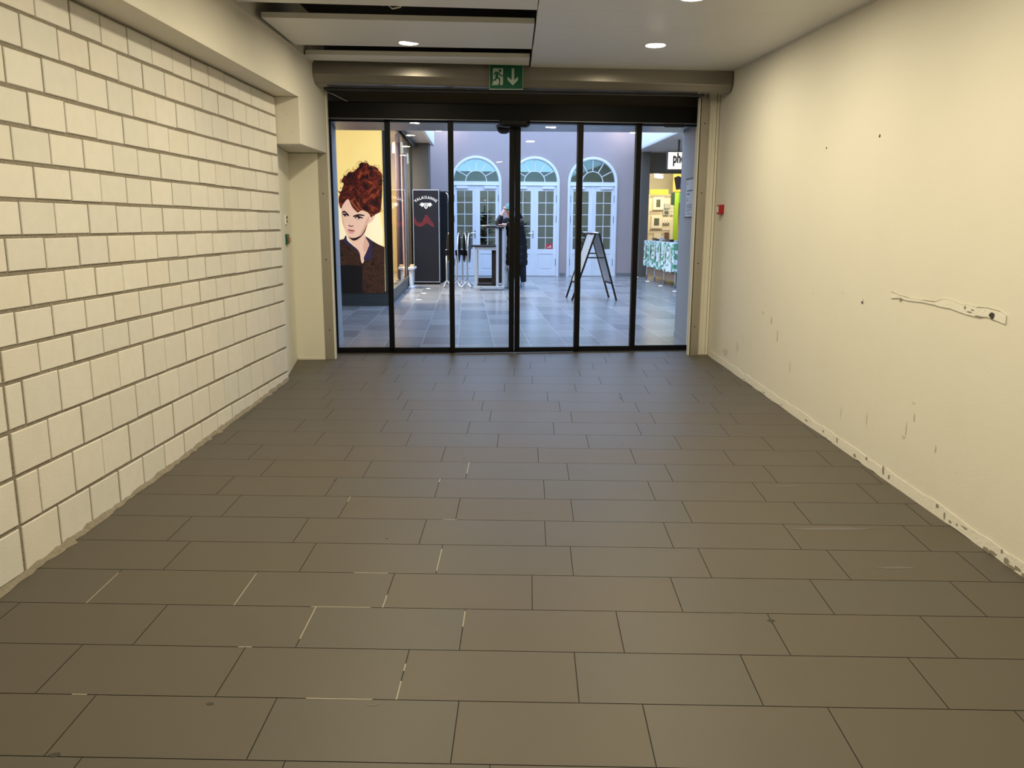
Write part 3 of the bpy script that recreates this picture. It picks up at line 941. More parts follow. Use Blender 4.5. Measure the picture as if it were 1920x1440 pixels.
def pmat(name, rgb, e=.78):
    return mat(name, rgb, .35, var=.05, vscale=5, emit=e)
def printmat(name, kind):
    m = bpy.data.materials.new(name)
    m.use_nodes = True
    nt = m.node_tree
    b = nt.nodes['Principled BSDF']
    geo = nt.nodes.new('ShaderNodeNewGeometry')
    n = nt.nodes.new('ShaderNodeTexNoise')
    cr = nt.nodes.new('ShaderNodeValToRGB')
    e = cr.color_ramp.elements
    if kind == 'hair':
        n.inputs['Scale'].default_value = 5.5
        n.inputs['Detail'].default_value = 9
        n.inputs['Distortion'].default_value = 2.2
        nt.links.new(geo.outputs['Position'], n.inputs['Vector'])
        nt.links.new(n.outputs['Fac'], cr.inputs['Fac'])
        e[0].position = .36; e[0].color = S(30, 7, 4) + (1,)
        e[1].position = .74; e[1].color = S(170, 72, 34) + (1,)
        k = e.new(.55); k.color = S(82, 24, 10) + (1,)
    else:
        n.inputs['Scale'].default_value = 5
        nt.links.new(geo.outputs['Position'], n.inputs['Vector'])
        ad = nt.nodes.new('ShaderNodeMix')
        ad.data_type = 'RGBA'
        ad.inputs[0].default_value = .10
        nt.links.new(geo.outputs['Position'], ad.inputs[6])
        nt.links.new(n.outputs['Color'], ad.inputs[7])
        v = nt.nodes.new('ShaderNodeTexVoronoi')
        v.inputs['Scale'].default_value = 8
        nt.links.new(ad.outputs[2], v.inputs['Vector'])
        mu = nt.nodes.new('ShaderNodeMath'); mu.operation = 'MULTIPLY'; mu.inputs[1].default_value = 75
        nt.links.new(v.outputs['Distance'], mu.inputs[0])
        si_ = nt.nodes.new('ShaderNodeMath'); si_.operation = 'SINE'
        nt.links.new(mu.outputs[0], si_.inputs[0])
        n3 = nt.nodes.new('ShaderNodeTexNoise'); n3.inputs['Scale'].default_value = 30
        nt.links.new(geo.outputs['Position'], n3.inputs['Vector'])
        m3 = nt.nodes.new('ShaderNodeMath'); m3.operation = 'MULTIPLY'
        nt.links.new(si_.outputs[0], m3.inputs[0]); nt.links.new(n3.outputs['Fac'], m3.inputs[1])
        nt.links.new(m3.outputs[0], cr.inputs['Fac'])
        e[0].position = .2; e[0].color = S(28, 14, 9) + (1,)
        e[1].position = .62; e[1].color = S(122, 74, 42) + (1,)
    nt.links.new(cr.outputs['Color'], b.inputs['Base Color'])
    nt.links.new(cr.outputs['Color'], b.inputs['Emission Color'])
    b.inputs['Emission Strength'].default_value = .8 if kind == 'hair' else .6
    b.inputs['Roughness'].default_value = .35
    return m
PM = [pmat('poster yellow', S(250, 214, 128)), printmat('poster hair', 'hair'), pmat('poster skin', S(230, 182, 150)), pmat('poster dark', S(34, 16, 16)), pmat('poster lips', S(214, 138, 124)),
      printmat('poster brocade', 'cloth'), pmat('poster black', S(14, 10, 9)), pmat('poster skin shade', S(212, 160, 130)), pmat('poster hair gloss', S(156, 74, 40)), pmat('poster eye white', S(228, 214, 208)), pmat('poster navy', S(44, 34, 58)), pmat('poster cream', S(252, 228, 176)), pmat('poster hair mid', S(124, 50, 26))]
ps = thing('poster', 'backlit poster of a red-haired woman on yellow on the charcoal column', 'poster', PF(-.75, -.03, .235))
pp = MB(PF)
def PZ(X, Y, lay):
    px, py = 600 + X / 7.2, 220 + Y / 7.2
    x = -2.783 + (px - 625) * .00824 - (py - 243) / 304 * .0887
    z = 2.734 - (py - 243) * .008227
    return (x + 2.0, -.022 - lay * .0006, z)
def smooth(pts, n=4):
    out = []
    m = len(pts)
    for i in range(m):
        p0, p1, p2, p3 = pts[i - 1], pts[i], pts[(i + 1) % m], pts[(i + 2) % m]
        for q in range(n):
            t = q / n
            out.append(tuple(.5 * (2 * p1[k] + (p2[k] - p0[k]) * t + (2 * p0[k] - 5 * p1[k] + 4 * p2[k] - p3[k]) * t * t + (3 * p1[k] - p0[k] - 3 * p2[k] + p3[k]) * t ** 3) for k in (0, 1)))
    return out
def pf(pts, mi, lay):
    if len(pts) > 5 and lay not in (1.1, 1.15, .4, 2.0):
        pts = smooth(pts)
    pp.face([PZ(x, y, lay) for x, y in pts], mi)
pp.box(-1.55, -.046, -.02, .02, .236, 3.45, 0)
pf([(-300, 1500), (-300, 900), (300, 1100), (800, 1250), (850, 1500), (850, 2000), (-300, 2000)], 11, .4)
pf([(840, 860), (826, 740), (780, 680), (770, 665), (735, 640), (690, 640), (660, 630), (640, 600), (600, 598), (560, 592), (528, 606), (520, 650), (470, 690), (440, 716), (380, 722), (350, 765), (320, 772), (278, 850), (310, 870), (300, 920), (275, 980), (240, 975), (262, 1010), (245, 1060), (246, 1140), (275, 1215), (300, 1170), (375, 1085), (420, 1180), (500, 1262), (560, 1235), (650, 1270), (690, 1330), (735, 1312), (745, 1290), (800, 1262), (822, 1220), (832, 1120)], 1, 1)
pf([(283, 1225), (300, 1165), (372, 1083), (430, 1190), (505, 1262), (560, 1240), (650, 1275), (690, 1335), (715, 1305), (737, 1312), (728, 1350), (700, 1385), (650, 1415), (638, 1450), (600, 1520), (555, 1570), (500, 1600), (450, 1612), (405, 1606), (365, 1578), (335, 1520), (305, 1430), (288, 1350), (280, 1280)], 2, 1.4)
pf([(350, 1590), (450, 1640), (545, 1596), (602, 1520), (640, 1425), (606, 1560), (622, 1600), (662, 1685), (640, 1770), (572, 1950), (520, 1785), (440, 1705)], 2, 1.2)
pf([(368, 1582), (450, 1648), (545, 1600), (605, 1520), (640, 1420), (600, 1500), (555, 1568), (500, 1598), (450, 1610), (405, 1604)], 3, 1.5)
pf([(600, 1620), (622, 1600), (662, 1685), (640, 1770), (600, 1800), (580, 1740)], 7, 1.3)
pf([(620, 1440), (640, 1425), (602, 1520), (560, 1568), (585, 1500)], 7, 1.45)
for pts in ([(292, 1258), (325, 1240), (380, 1288), (374, 1300), (325, 1264), (298, 1276)], [(446, 1306), (520, 1284), (596, 1298), (588, 1310), (520, 1306), (452, 1324)]):
    pf(pts, 3, 1.6)
pf([(302, 1292), (330, 1286), (384, 1306), (350, 1314), (312, 1308)], 9, 1.6)
pf([(470, 1332), (510, 1318), (566, 1336), (530, 1348), (490, 1344)], 9, 1.6)
pf([(296, 1286), (330, 1276), (390, 1304), (380, 1312), (345, 1300), (318, 1294), (302, 1300)], 3, 1.8)
pf([(306, 1308), (350, 1316), (380, 1310), (350, 1322), (316, 1316)], 3, 1.8)
pf([(460, 1336), (508, 1306), (578, 1334), (562, 1344), (530, 1330), (500, 1326), (474, 1342)], 3, 1.8)
pf([(480, 1346), (530, 1352), (566, 1342), (530, 1358), (495, 1354)], 3, 1.8)
pf([(330 + 18 * math.cos(k), 1299 + 12 * math.sin(k)) for k in (0, 1, 2, 3, 4, 5)], 3, 1.9)
pf([(522 + 19 * math.cos(k), 1334 + 13 * math.sin(k)) for k in (0, 1, 2, 3, 4, 5)], 3, 1.9)
pf([(372, 1436), (392, 1448), (415, 1458), (450, 1446), (440, 1440), (415, 1446), (390, 1434)], 3, 1.6)
pf([(356, 1494), (395, 1484), (415, 1492), (440, 1492), (474, 1510), (430, 1514), (390, 1504)], 4, 1.6)
pf([(372, 1508), (430, 1516), (472, 1512), (440, 1546), (400, 1548), (378, 1530)], 4, 1.6)
pf([(358, 1496), (400, 1502), (470, 1511), (430, 1518), (385, 1508)], 3, 1.7)
pf([(-290, 2366), (-300, 2300), (-300, 1800), (-280, 1782), (250, 1652), (312, 1636), (348, 1572), (362, 1640), (440, 1712), (522, 1792), (572, 1965), (640, 1772), (664, 1690), (612, 1588), (720, 1655), (800, 1700), (872, 1732), (878, 1770), (884, 2000), (893, 2300), (895, 2362), (888, 2372), (400, 2374), (-280, 2374)], 5, 1.8)
pf([(312, 1636), (348, 1572), (362, 1640), (440, 1712), (522, 1792), (545, 1880), (500, 1800), (420, 1730), (340, 1690)], 10, 1.9)
pf([(612, 1588), (664, 1690), (640, 1772), (590, 1905), (690, 1900), (712, 1760), (700, 1668)], 10, 1.9)
pf([(-300, 2374), (-300, 1992), (100, 1978), (270, 1990), (420, 1982), (556, 1994), (572, 1965), (580, 2374)], 6, 2.0)
pf([(560, 1965), (576, 1960), (584, 2374), (566, 2374)], 3, 2.1)
pf([(283, 1240), (300, 1200), (300, 1330), (330, 1480), (300, 1420), (286, 1340)], 7, 1.5)
pf([(640, 1330), (668, 1330), (640, 1412), (560, 1540), (520, 1578), (580, 1470)], 7, 1.45)
pf([(560, 1980), (568, 1900), (578, 1985)], 7, 1.3)
# strands over the hair
rp = random.Random(21)
def strand(pts, w, mi, lay):
    for (x0, y0), (x1, y1) in zip(pts, pts[1:]):
        dx, dy = x1 - x0, y1 - y0
        l = math.hypot(dx, dy) or 1
        nx, ny = -dy / l * w, dx / l * w
        pf([(x0 - nx, y0 - ny), (x1 - nx, y1 - ny), (x1 + nx, y1 + ny), (x0 + nx, y0 + ny)], mi, lay)
for k in range(80):
    cx, cy = rp.uniform(330, 780), rp.uniform(720, 1180)
    r0 = rp.uniform(30, 150)
    a0 = rp.uniform(0, 6.28)
    strand([(cx + r0 * .8 * math.cos(a0 + q * .22), cy + r0 * math.sin(a0 + q * .22)) for q in range(9) if 300 < cx + r0 * .8 * math.cos(a0 + q * .22) < 815 and 690 < cy + r0 * math.sin(a0 + q * .22) < 1225], rp.uniform(.8, 2.0), rp.choice([12, 3, 12]), 1.1)
for k in range(70):
    t = rp.random()
    cx, cy = (rp.choice([(290, 840), (330, 775), (400, 715), (470, 680), (520, 620), (600, 605), (680, 640), (750, 660), (800, 720), (820, 800), (280, 930), (262, 1010), (815, 1230), (826, 1000)]))
    cx += rp.uniform(-18, 18); cy += rp.uniform(-18, 18)
    r0 = rp.uniform(10, 34); a0 = rp.uniform(0, 6.28)
    strand([(cx + r0 * math.cos(a0 + q * .35), cy + r0 * math.sin(a0 + q * .35)) for q in range(rp.randint(4, 9))], rp.uniform(1, 3.2), rp.choice([3, 12, 12, 3]), 1.1)
for k in range(9):
    x0 = 385 + k * 14
    strand([(x0, 1090 + k * 4), (x0 + 40, 1150 + k * 6), (x0 + 105, 1215 + k * 3)], 2.6, rp.choice([3, 8]), 1.15)
for (x, y, rr_, a0, n) in ((560, 640, 44, 3.0, 14), (600, 620, 40, 4.2, 10), (310, 850, 45, 2.4, 9), (270, 960, 40, 1.6, 8), (790, 760, 46, 4.6, 9), (805, 840, 40, 4.8, 8)):
    strand([(x + rr_ * math.cos(a0 + q * .22), y + rr_ * .8 * math.sin(a0 + q * .22)) for q in range(n)], 3, 3, 1.1)
pp.build('print', PM, ps)

# shop window on the left
SFA = math.atan2(5.35, -.27)
SF = Frame(-1.985, 13.3, SFA)           # u runs along the shop front, v to its left (into the shop)
sf = MB(SF)
sf.box(.0, 5.6, 0, .14, 0, .215)
sf.box(.0, 5.6, -.008, 0, .0, .05)
sf.box(.0, 5.6, -.004, .10, 3.02, 3.14)
for u in (0, 5.56):
    sf.box(u, u + .04, .0, .05, .215, 3.02)
tag(sf.build('trim_3', M_dark), 'charcoal plinth and frame of the shop window beside the poster column', 'trim', kind='structure')
wg = MB(SF)
wg.face([(.04, .025, .215), (5.56, .025, .215), (5.56, .025, 3.02), (.04, .025, 3.02)])
tag(wg.build('window_1', glass('shop glass', (.97, .98, .97), 1.16)), 'tall shop window pane beside the poster column', 'window', kind='structure')
si = MB(SF)
si.face([(-.1, 2.6, 0), (6.6, 2.6, 0), (6.6, 2.6, 3.2), (-.1, 2.6, 3.2)])
si.face([(6.2, .0, 0), (6.2, 2.6, 0), (6.2, 2.6, 3.2), (6.2, 0, 3.2)], 2)
si.face([(.3, .05, 3.06), (6.2, .05, 3.06), (6.2, 2.6, 3.06), (.3, 2.6, 3.06)])
si.face([(.2, .05, .20), (6.2, .05, .20), (6.2, 2.6, .20), (.2, 2.6, .20)], 1)
tag(si.build('wall_shop', [mat('warm shop wall', (.62, .56, .44), .8), mat('shop floor', (.30, .25, .19), .5), mat('ochre panel', (.62, .46, .20), .7)]), 'beige inside of the shop behind the left window', 'wall', kind='structure')
def cloth(name, label, u, v, w, z0, z1, m, seed):
    r = random.Random(seed)
    b = MB(SF)
    n = 30
    rings = []
    for z in (z0, z0 + (z1 - z0) * .5, z1):
        k = 1.0 if z < z1 else .75
        rings.append([(u + (w / 2) * k * math.cos(2 * PI * i / n), v + .028 * k * math.sin(2 * PI * i / n) + .018 * math.sin(i * 1.9 + seed), z) for i in range(n)])
    b.loft(rings)
    tag(b.build(name, m, smooth=True), label, 'cloth', 'fabric lengths hanging in the shop window')
for q in (('purple curtain hanging nearest in the left shop window', 3.0, .085, .12, .22, 3.02, (.10, .06, .10)),
          ('dusty pink fabric length hanging in the left shop window', 4.0, .085, .20, .22, 3.02, (.50, .32, .32)),
          ('pale grey fabric length hanging in the left shop window', 4.5, .075, .16, .22, 3.02, (.58, .55, .55)),
          ('brown fabric length hanging in the left shop window', 3.25, .13, .10, .22, 3.02, (.22, .14, .10)),
          ('dark fabric length hanging in the left shop window', 4.8, .16, .10, .5, 3.02, (.12, .07, .06)),
          ('ochre curtain at the far end of the left shop window', 5.35, .09, .34, .22, 3.02, (.62, .43, .16))):
    cloth('fabric_length', q[0], q[1], q[2], q[3], q[4], q[5], mat('cloth ' + q[0][:6], q[6], .8, var=.2, vscale=14, stretch=(6, 6, .3)), int(q[1] * 10))
for i, (u, v, z) in enumerate(((3.6, .145, 2.70), (5.0, .145, 2.60))):
    p = SF(u, v, 0)
    t = thing('pendant_lamp', ('cream drum pendant lamp, the higher and nearer of two in the left shop window', 'cream drum pendant lamp, the lower and farther of two in the left shop window')[i], 'lamp', (p[0], p[1], z), 'pendant lamps in the shop')
    b = MB(); b.lathe([(.115, z), (.105, z + .2), (.09, z + .21)], p[0], p[1], 24); b.build('shade', mat('lit shade', (.95, .86, .62), .7, emit=.9), t, smooth=True)
    b = MB(); b.tube([(p[0], p[1], z + .2), (p[0], p[1], 3.05)], .006, 6); b.build('cord', M_blackp, t)
for i, (u, v) in enumerate(((1.6, .55), (2.6, 1.3))):
    p = SF(u, v, 0)
    b = MB(); b.lathe([(.10, 3.045), (.10, 3.059)], p[0], p[1], 24)
    tag(b.build('ceiling_spot', emis('shop lamp', (1, .93, .8), 9)), ('round ceiling spot nearest the front in the left shop', 'round ceiling spot deeper inside the left shop')[i], 'light', 'ceiling spots in the left shop')
l = bpy.data.lights.new('shop_light', 'AREA'); l.shape = 'RECTANGLE'; l.size = 4; l.size_y = .6; l.energy = 420; l.color = (1, .86, .62)
o = bpy.data.objects.new('shop_light', l); COL.objects.link(o); o.location = SF(3, 1.2, 3.03); o.rotation_euler = (0, 0, SFA)

fc = MB()
ox = lambda y: -1.73 - .035 * (y - 16)
fc.prism([(ox(9.4), 9.4), (ox(20.0), 20.0), (-2.27, 20.0), (-2.00, 13.0), (-6.5, 13.0), (-6.5, 9.4)], 3.13, 3.15, 1)
fc.prism([(ox(9.4), 9.4), (ox(20.0), 20.0), (ox(20) - .06, 20.0), (ox(9.4) - .06, 9.4)], 3.118, 4.1, 0)
fc.prism([(ox(9.4) - .06, 9.4), (ox(20.0) - .06, 20.0), (-6.5, 20.0), (-6.5, 9.4)], 3.4, 3.6, 1)
fc.prism([(-2.0, 13.0), (-2.27, 20.0), (-2.32, 20.0), (-2.05, 13.0)], 3.02, 3.4, 2)
tag(fc.build('trim_4', [M_fascw, M_soffw, M_dark]), 'pale fascia and soffit above the left shop front', 'fascia', kind='structure')
co = MB()
co.box(-2.42, -1.945, 19.35, 19.8, 0, 3.13)
tag(co.build('wall_pillar', M_darkcol), 'dark grey pillar behind the tall black drinks fridge', 'wall', kind='structure')
hw = MB()
hw.box(-7.2, -7.0, 8.5, 25, 0, 3.6); hw.box(6.9, 7.1, 8.5, 25, 0, 3.6)
tag(hw.build('wall_mall', M_portal), 'grey outer side walls of the mall, hidden behind the shops', 'wall', kind='structure')

# wall washers on the far wall
for i, (x, y, sx) in enumerate(((-1.80, 20.3, 1), (2.93, 20.55, -1))):
    t = thing('wall_lamp', ('small bright wall lamp high at the left end of the far wall', 'small bright wall lamp high at the right end of the far wall')[i], 'lamp', (x, y, 3.55), 'lamps high on the far wall')
    b = MB(); b.tube([(x - .06 * sx, y, 3.52), (x + .06 * sx, y, 3.52), (x + .19 * sx, y + .1, 3.70)], .035, 10); b.build('lamp_tube', emis('washer', (1, .88, .68), 10), t)
    b = MB(); b.box(x - .10, x - .02, y - .02, y + .05, 3.55, 3.62) if sx > 0 else b.box(x + .02, x + .10, y - .02, y + .05, 3.55, 3.62); b.build('bracket', M_silver, t)
    l = bpy.data.lights.new('washer_beam', 'POINT'); l.energy = 5; l.color = (1, .72, .5); l.shadow_soft_size = .06
    o = bpy.data.objects.new('washer_beam', l); COL.objects.link(o); o.location = (x + .25 * sx, y + .3, 3.68)

# ---- tall drinks fridge
fr = thing('drinks_fridge', 'tall black drinks fridge with white brewery lettering beside the left shop window', 'fridge', (-1.885, 18.3, 0))
FF = Frame(-1.885, 18.05, .03)
b = MB(FF); b.box(-.285, .285, .02, .62, .03, 2.045); b.box(-.26, .26, .05, .58, 0, .03); b.build('body', M_blackp, fr, bevel=.008)
b = MB(FF); b.box(-.272, .272, .0, .022, .06, 2.02); b.build('door', mat('fridge panel', (.018, .018, .024), .35, var=.3, vscale=3, spec=.25), fr, bevel=.003)
b = MB(FF)
for q in ((-.285, .285, 2.02, 2.04), (-.285, .285, .045, .06), (-.285, -.272, .05, 2.03), (.272, .285, .05, 2.03)):
    b.box(q[0], q[1], -.008, .02, q[2], q[3])
b.build('door_frame', M_silver, fr)['label'] = 'thin silver door frame'
b = MB(FF)
word = 'VALAISANNE'
R_ = .34
lw = {'V': .62, 'A': .66, 'L': .54, 'I': .30, 'S': .60, 'N': .70, 'E': .58}
tot = sum(lw[ch] for ch in word)
acc = 0
for i, ch in enumerate(word):
    acc += lw[ch]
    an = (acc - lw[ch] / 2 - tot / 2) * (1.44 / tot)
    ca_, sa_ = math.cos(-an), math.sin(-an)
    cx, cz = R_ * math.sin(an), 1.505 + R_ * math.cos(an)
    text_mesh(b, ch, .085, lambda x, y, ca_=ca_, sa_=sa_, cx=cx, cz=cz: (cx + x * ca_ - y * sa_, -.0015, cz + x * sa_ + y * ca_), 0, .0018, .85)
def fz(pts, mi=0, o_=0.0):
    b.face([(x, -.0015 - o_, 1.70 + z) for x, z in pts], mi)
fz([(-.045, .055), (.045, .055), (.052, .0), (.03, -.05), (0, -.072), (-.03, -.05), (-.052, .0)])
fz([(-.03, .04), (.03, .04), (.034, .0), (0, -.05), (-.034, .0)], 1, .0006)
fz([(0, -.025), (.026, .012), (.016, .032), (0, .02), (-.016, .032), (-.026, .012)], 0, .0012)
for sx in (1, -1):
    fz([(sx * x, z) for x, z in ((.05, .05), (.09, .062), (.12, .045), (.118, .02), (.145, .022), (.12, .0), (.10, -.004), (.095, -.03), (.07, -.02), (.055, -.005))])
b.build('lettering', [M_plastic, M_blackp], fr)['label'] = 'white arched lettering over a crest'
b = MB(FF)
hz = [(-.26, .0), (-.26, .10), (-.22, .05), (-.19, -.02), (-.16, .0), (-.12, -.03), (-.09, .0), (-.05, .06), (-.03, .12), (0, .15), (.03, .14), (.06, .09), (.10, .03), (.14, -.02), (.17, -.08)]
for p, q in zip(hz, hz[1:]):
    b.face([(p[0], -.0012, 1.36 + p[1]), (q[0], -.0012, 1.36 + q[1]), (q[0], -.0012, 1.36 + q[1] * .4 - .10), (p[0], -.0012, 1.36 + p[1] * .4 - .10)], 0)
b.build('red_artwork', mat('fridge red print', (.13, .012, .018), .4, var=.95, vscale=16), fr)
b = MB()
gl_ = [(-.19, .16), (-.17, .30), (-.06, .36), (-.02, .42), (-.02, .72), (-.13, .76), (-.15, 1.0), (.15, 1.0), (.13, .76), (.02, .72), (.02, .42), (.06, .36), (.17, .30), (.19, .16)]
for p, q in zip(gl_, gl_[1:]):
    b.bar((p[0], -.001, p[1]), (q[0], -.001, q[1]), .012, .001, 0)
b.build('goblet_artwork', mat('fridge dim print', (.045, .045, .055), .4), fr)

ck = thing('equipment_cabinet', 'black cabinet half hidden behind the right side of the lettered drinks fridge', 'cabinet', (-1.62, 18.85, 0))
b = MB(); b.box(-1.80, -1.475, 18.72, 19.1, .02, 2.03); b.box(-1.78, -1.49, 18.74, 19.08, 0, .02); b.build('body', M_blackp, ck, bevel=.006)
b = MB(); b.tube([(-1.50, 18.71, 2.0), (-1.46, 18.68, 1.96), (-1.445, 18.68, 1.82), (-1.47, 18.70, 1.79)], .010, 6); b.build('cable', M_plastic, ck, smooth=True)

# ---- white bench end beside the fridge
bn = thing('bench', 'small white bench with a pedestal leg beside the tall black fridge', 'bench', (-2.09, 17.0, 0))
b = MB(); b.box(-2.15, -2.03, 16.85, 17.35, .385, .43); b.build('seat', M_doorw, bn, bevel=.006)
b = MB(); b.box(-2.135, -2.075, 16.95, 17.2, .03, .385); b.build('leg', M_doorw, bn)
b = MB(); b.box(-2.15, -2.04, 16.85, 17.35, 0, .035); b.build('foot', M_doorw, bn, bevel=.005)
bb = MB(); bb.box(-2.13, -2.05, 17.0, 17.2, .431, .475)
tag(bb.build('wooden_box', mat('light wood', (.55, .36, .20), .6), bevel=.004), 'small light wooden box lying on the white bench', 'box')

# ---- folded bistro tables
def bistro(x, y, a, label):
    t = thing('folding_table', label, 'table', (x, y, 0), 'folded bistro tables by the fridge')
    d = Vector((math.cos(a), math.sin(a), 0))          # normal of the upright top
    w = Vector((-d.y, d.x, 0))
    b = MB(); b.tube([(x, y, .09), (x, y, .78)], .019, 10); b.build('post', M_silver, t, smooth=True)
    b = MB()
    n = 24
    cz = .82
    for off, r0 in ((.045, .30),):
        ring1 = [tuple(Vector((x, y, cz)) + d * (off - .010) + w * r0 * math.cos(2 * PI * k / n) + Vector((0, 0, r0 * math.sin(2 * PI * k / n)))) for k in range(n)]
        ring2 = [tuple(Vector(p) + d * .02) for p in ring1]
        b.loft([ring1, ring2])
    b.build('tabletop', mat('dark tabletop', (.012, .012, .015), .5, spec=.2), t)
    b = MB()
    b.tube([tuple(Vector((x, y, cz)) + d * .045 + w * .303 * math.cos(2 * PI * k / n) + Vector((0, 0, .303 * math.sin(2 * PI * k / n)))) for k in range(n + 1)], .012, 6)
    b.build('rim', M_silver, t, smooth=True)
    b = MB(); b.box(x - .035, x + .035, y - .03, y + .03, .66, .77); b.build('hinge', M_blackp, t, bevel=.005)
    for k in range(4):
        an = a + (PI / 2 if k < 2 else -PI / 2) + (.38 if k % 2 else -.38)
        f = Vector((math.cos(an), math.sin(an), 0))
        b = MB(); b.tube([(x, y, .13), tuple(Vector((x, y, .09)) + f * .08), tuple(Vector((x, y, .012)) + f * .27)], .012, 8)
        b.build('foot', M_silver, t, smooth=True)
TB = ((-1.40, 17.45, .19, 'folded bistro table first from the left, half behind a door stile'), (-1.175, 17.35, -.03, 'folded bistro table second from the left'),
      (-1.07, 17.55, .17, 'folded bistro table third from the left'), (-.955, 17.28, -.04, 'folded bistro table rightmost of the row, next to the two-level counter'))
for q in TB:
    bistro(*q)

# ---- two-level serving counter with high and low board
ct = thing('serving_counter', 'silver framed counter with a low and a high dark board, where the person leans', 'counter', (-.49, 16.75, 0))
b = MB(); b.box(-.58, -.17, 16.40, 17.0, 1.232, 1.262); b.build('high_board', M_wenge, ct, bevel=.003)
b = MB(); b.box(-.83, -.34, 16.40, 17.0, .862, .892); b.build('low_board', M_wenge, ct, bevel=.003)
for x, y, z0, z1 in ((-.305, 16.45, .08, 1.232), (-.19, 16.5, .05, 1.232), (-.735, 16.45, .08, .862), (-.735, 16.95, .08, .862), (-.305, 16.95, .08, 1.232)):
    b = MB(); b.box(x - .027, x + .027, y - .02, y + .02, z0, z1); b.build('post', M_silver, ct, bevel=.003)
b = MB(); b.box(-.707, -.333, 16.435, 16.465, .80, .86); b.build('rail', M_silver, ct)
for yy in (16.42, 16.92):
    b = MB(); b.box(-.78, -.17, yy, yy + .06, .035, .085); b.build('base_bar', M_silver, ct, bevel=.004)
for q in ((-.42, -.34, 16.5, 16.9, .12, .80), (-.71, -.42, 16.93, 16.96, .12, .22), (-.71, -.34, 16.52, 16.9, .09, .12)):
    b = MB(); b.box(*q); b.build('inner_panel', M_wenge, ct)
b = MB(); b.box(-.285, -.215, 16.46, 16.95, .15, 1.23); b.build('side_panel', M_wenge, ct)
for x in (-.63, -.23):
    b = MB(); b.tube([(x - .015, 16.41, .027), (x + .015, 16.41, .027)], .027, 14); b.box(x - .02, x + .02, 16.415, 16.46, .03, .06); b.build('castor', M_hinge, ct)
tr_ = MB()
tr_.loft([[(-.46 + .155 * k * math.cos(2 * PI * i / 28), 16.62 + .16 * k * math.sin(2 * PI * i / 28), z) for i in range(28)] for k, z in ((.85, 1.263), (1.0, 1.285), (1.0, 1.292), (.9, 1.288))])
tag(tr_.build('tray', M_plastic, smooth=True), 'white round tray lying on the high board of the counter', 'tray')

# ---- person leaning on the counter
M_skin = mat('skin', (.62, .36, .28), .5, var=.06)
M_coat = mat('black quilted coat', (.008, .008, .011), .5, var=.3, vscale=10, spec=.25)
M_trou = mat('dark trousers', (.012, .012, .018), .8)
M_cap = mat('teal cap', (.12, .26, .30), .8)
M_hair = mat('brown hair', (.05, .03, .02), .6)
M_shoe = mat('grey trainer', (.20, .22, .25), .6)
M_sole = mat('pale sole', (.62, .62, .62), .6)
PX, PY = .07, 17.02
pe = thing('person', 'person in teal cap and long black quilted coat leaning on the counter', 'person', (PX, PY, 0))
def skin_body():
    vs, es, rs = [], [], []
    def v(p, r, parent=None):
        vs.append(p); rs.append(r if isinstance(r, tuple) else (r, r))
        if parent is not None:
            es.append((parent, len(vs) - 1))
        return len(vs) - 1
    pel = v((.09, 17.02, .92), .11)
    sp = v((.06, 17.0, 1.12), .095, pel)
    ch = v((.03, 16.97, 1.29), (.10, .08), sp)
    ne = v((-.03, 16.92, 1.44), .055, ch)
    n2 = v((-.055, 16.90, 1.495), .055, ne)
    # head as a short chain, tilted towards the tray
    h1 = v((-.075, 16.875, 1.55), (.072, .085), n2)
    h2 = v((-.072, 16.868, 1.60), (.080, .098), h1)
    h3 = v((-.062, 16.872, 1.655), (.070, .085), h2)
    # legs
    for sx, fy, fx in ((-1, 17.0, -.02), (1, 17.05, .22)):
        hp = v((.10 + sx * .085, 17.03, .84), .085, pel)
        kn = v((.105 + sx * .10, 17.02, .48), .062, hp)
        an = v((fx, fy + .02, .10), .042, kn)
        v((fx - .02, fy - .10, .05), .04, an)
    # right arm (on the left in the picture): elbow on the board, hand up at the cap
    sh = v((-.13, 16.91, 1.345), .05, ch)
    el = v((-.29, 16.74, 1.33), .046, sh)
    wr_ = v((-.195, 16.73, 1.545), .028, el)
    v((-.175, 16.755, 1.60), (.036, .02), wr_)
    # left arm: lies along the board
    s2_ = v((.15, 16.90, 1.34), .05, ch)
    e2 = v((.06, 16.62, 1.31), .046, s2_)
    w2 = v((-.16, 16.60, 1.30), .028, e2)
    v((-.225, 16.61, 1.30), (.022, .036), w2)
    # fingers
    for (bx, by, bz), dirs in (((-.172, 16.765, 1.63), [((.010 * k - .015, .010, .045 + (.012 if k in (1, 2) else 0)), (.012, .014, .03)) for k in range(4)]),):
        pass
    me = bpy.data.meshes.new('body')
    me.from_pydata([tuple(Vector(p) - ORG[pe.name]) for p in vs], es, [])
    o = bpy.data.objects.new('body', me)
    COL.objects.link(o)
    o.parent = pe
    ORG[o.name] = ORG[pe.name]
    me.materials.append(M_skin)
    md = o.modifiers.new('skin', 'SKIN')
    md.use_smooth_shade = True
    for i, r in enumerate(rs):
        me.skin_vertices[0].data[i].radius = r
    me.skin_vertices[0].data[0].use_root = True
    sb = o.modifiers.new('sub', 'SUBSURF')
    sb.levels = sb.render_levels = 2
    bpy.context.view_layer.update()
    m2 = bpy.data.meshes.new_from_object(o.evaluated_get(bpy.context.evaluated_depsgraph_get()))
    o.modifiers.clear()
    o.data = m2
    return o
body = skin_body()
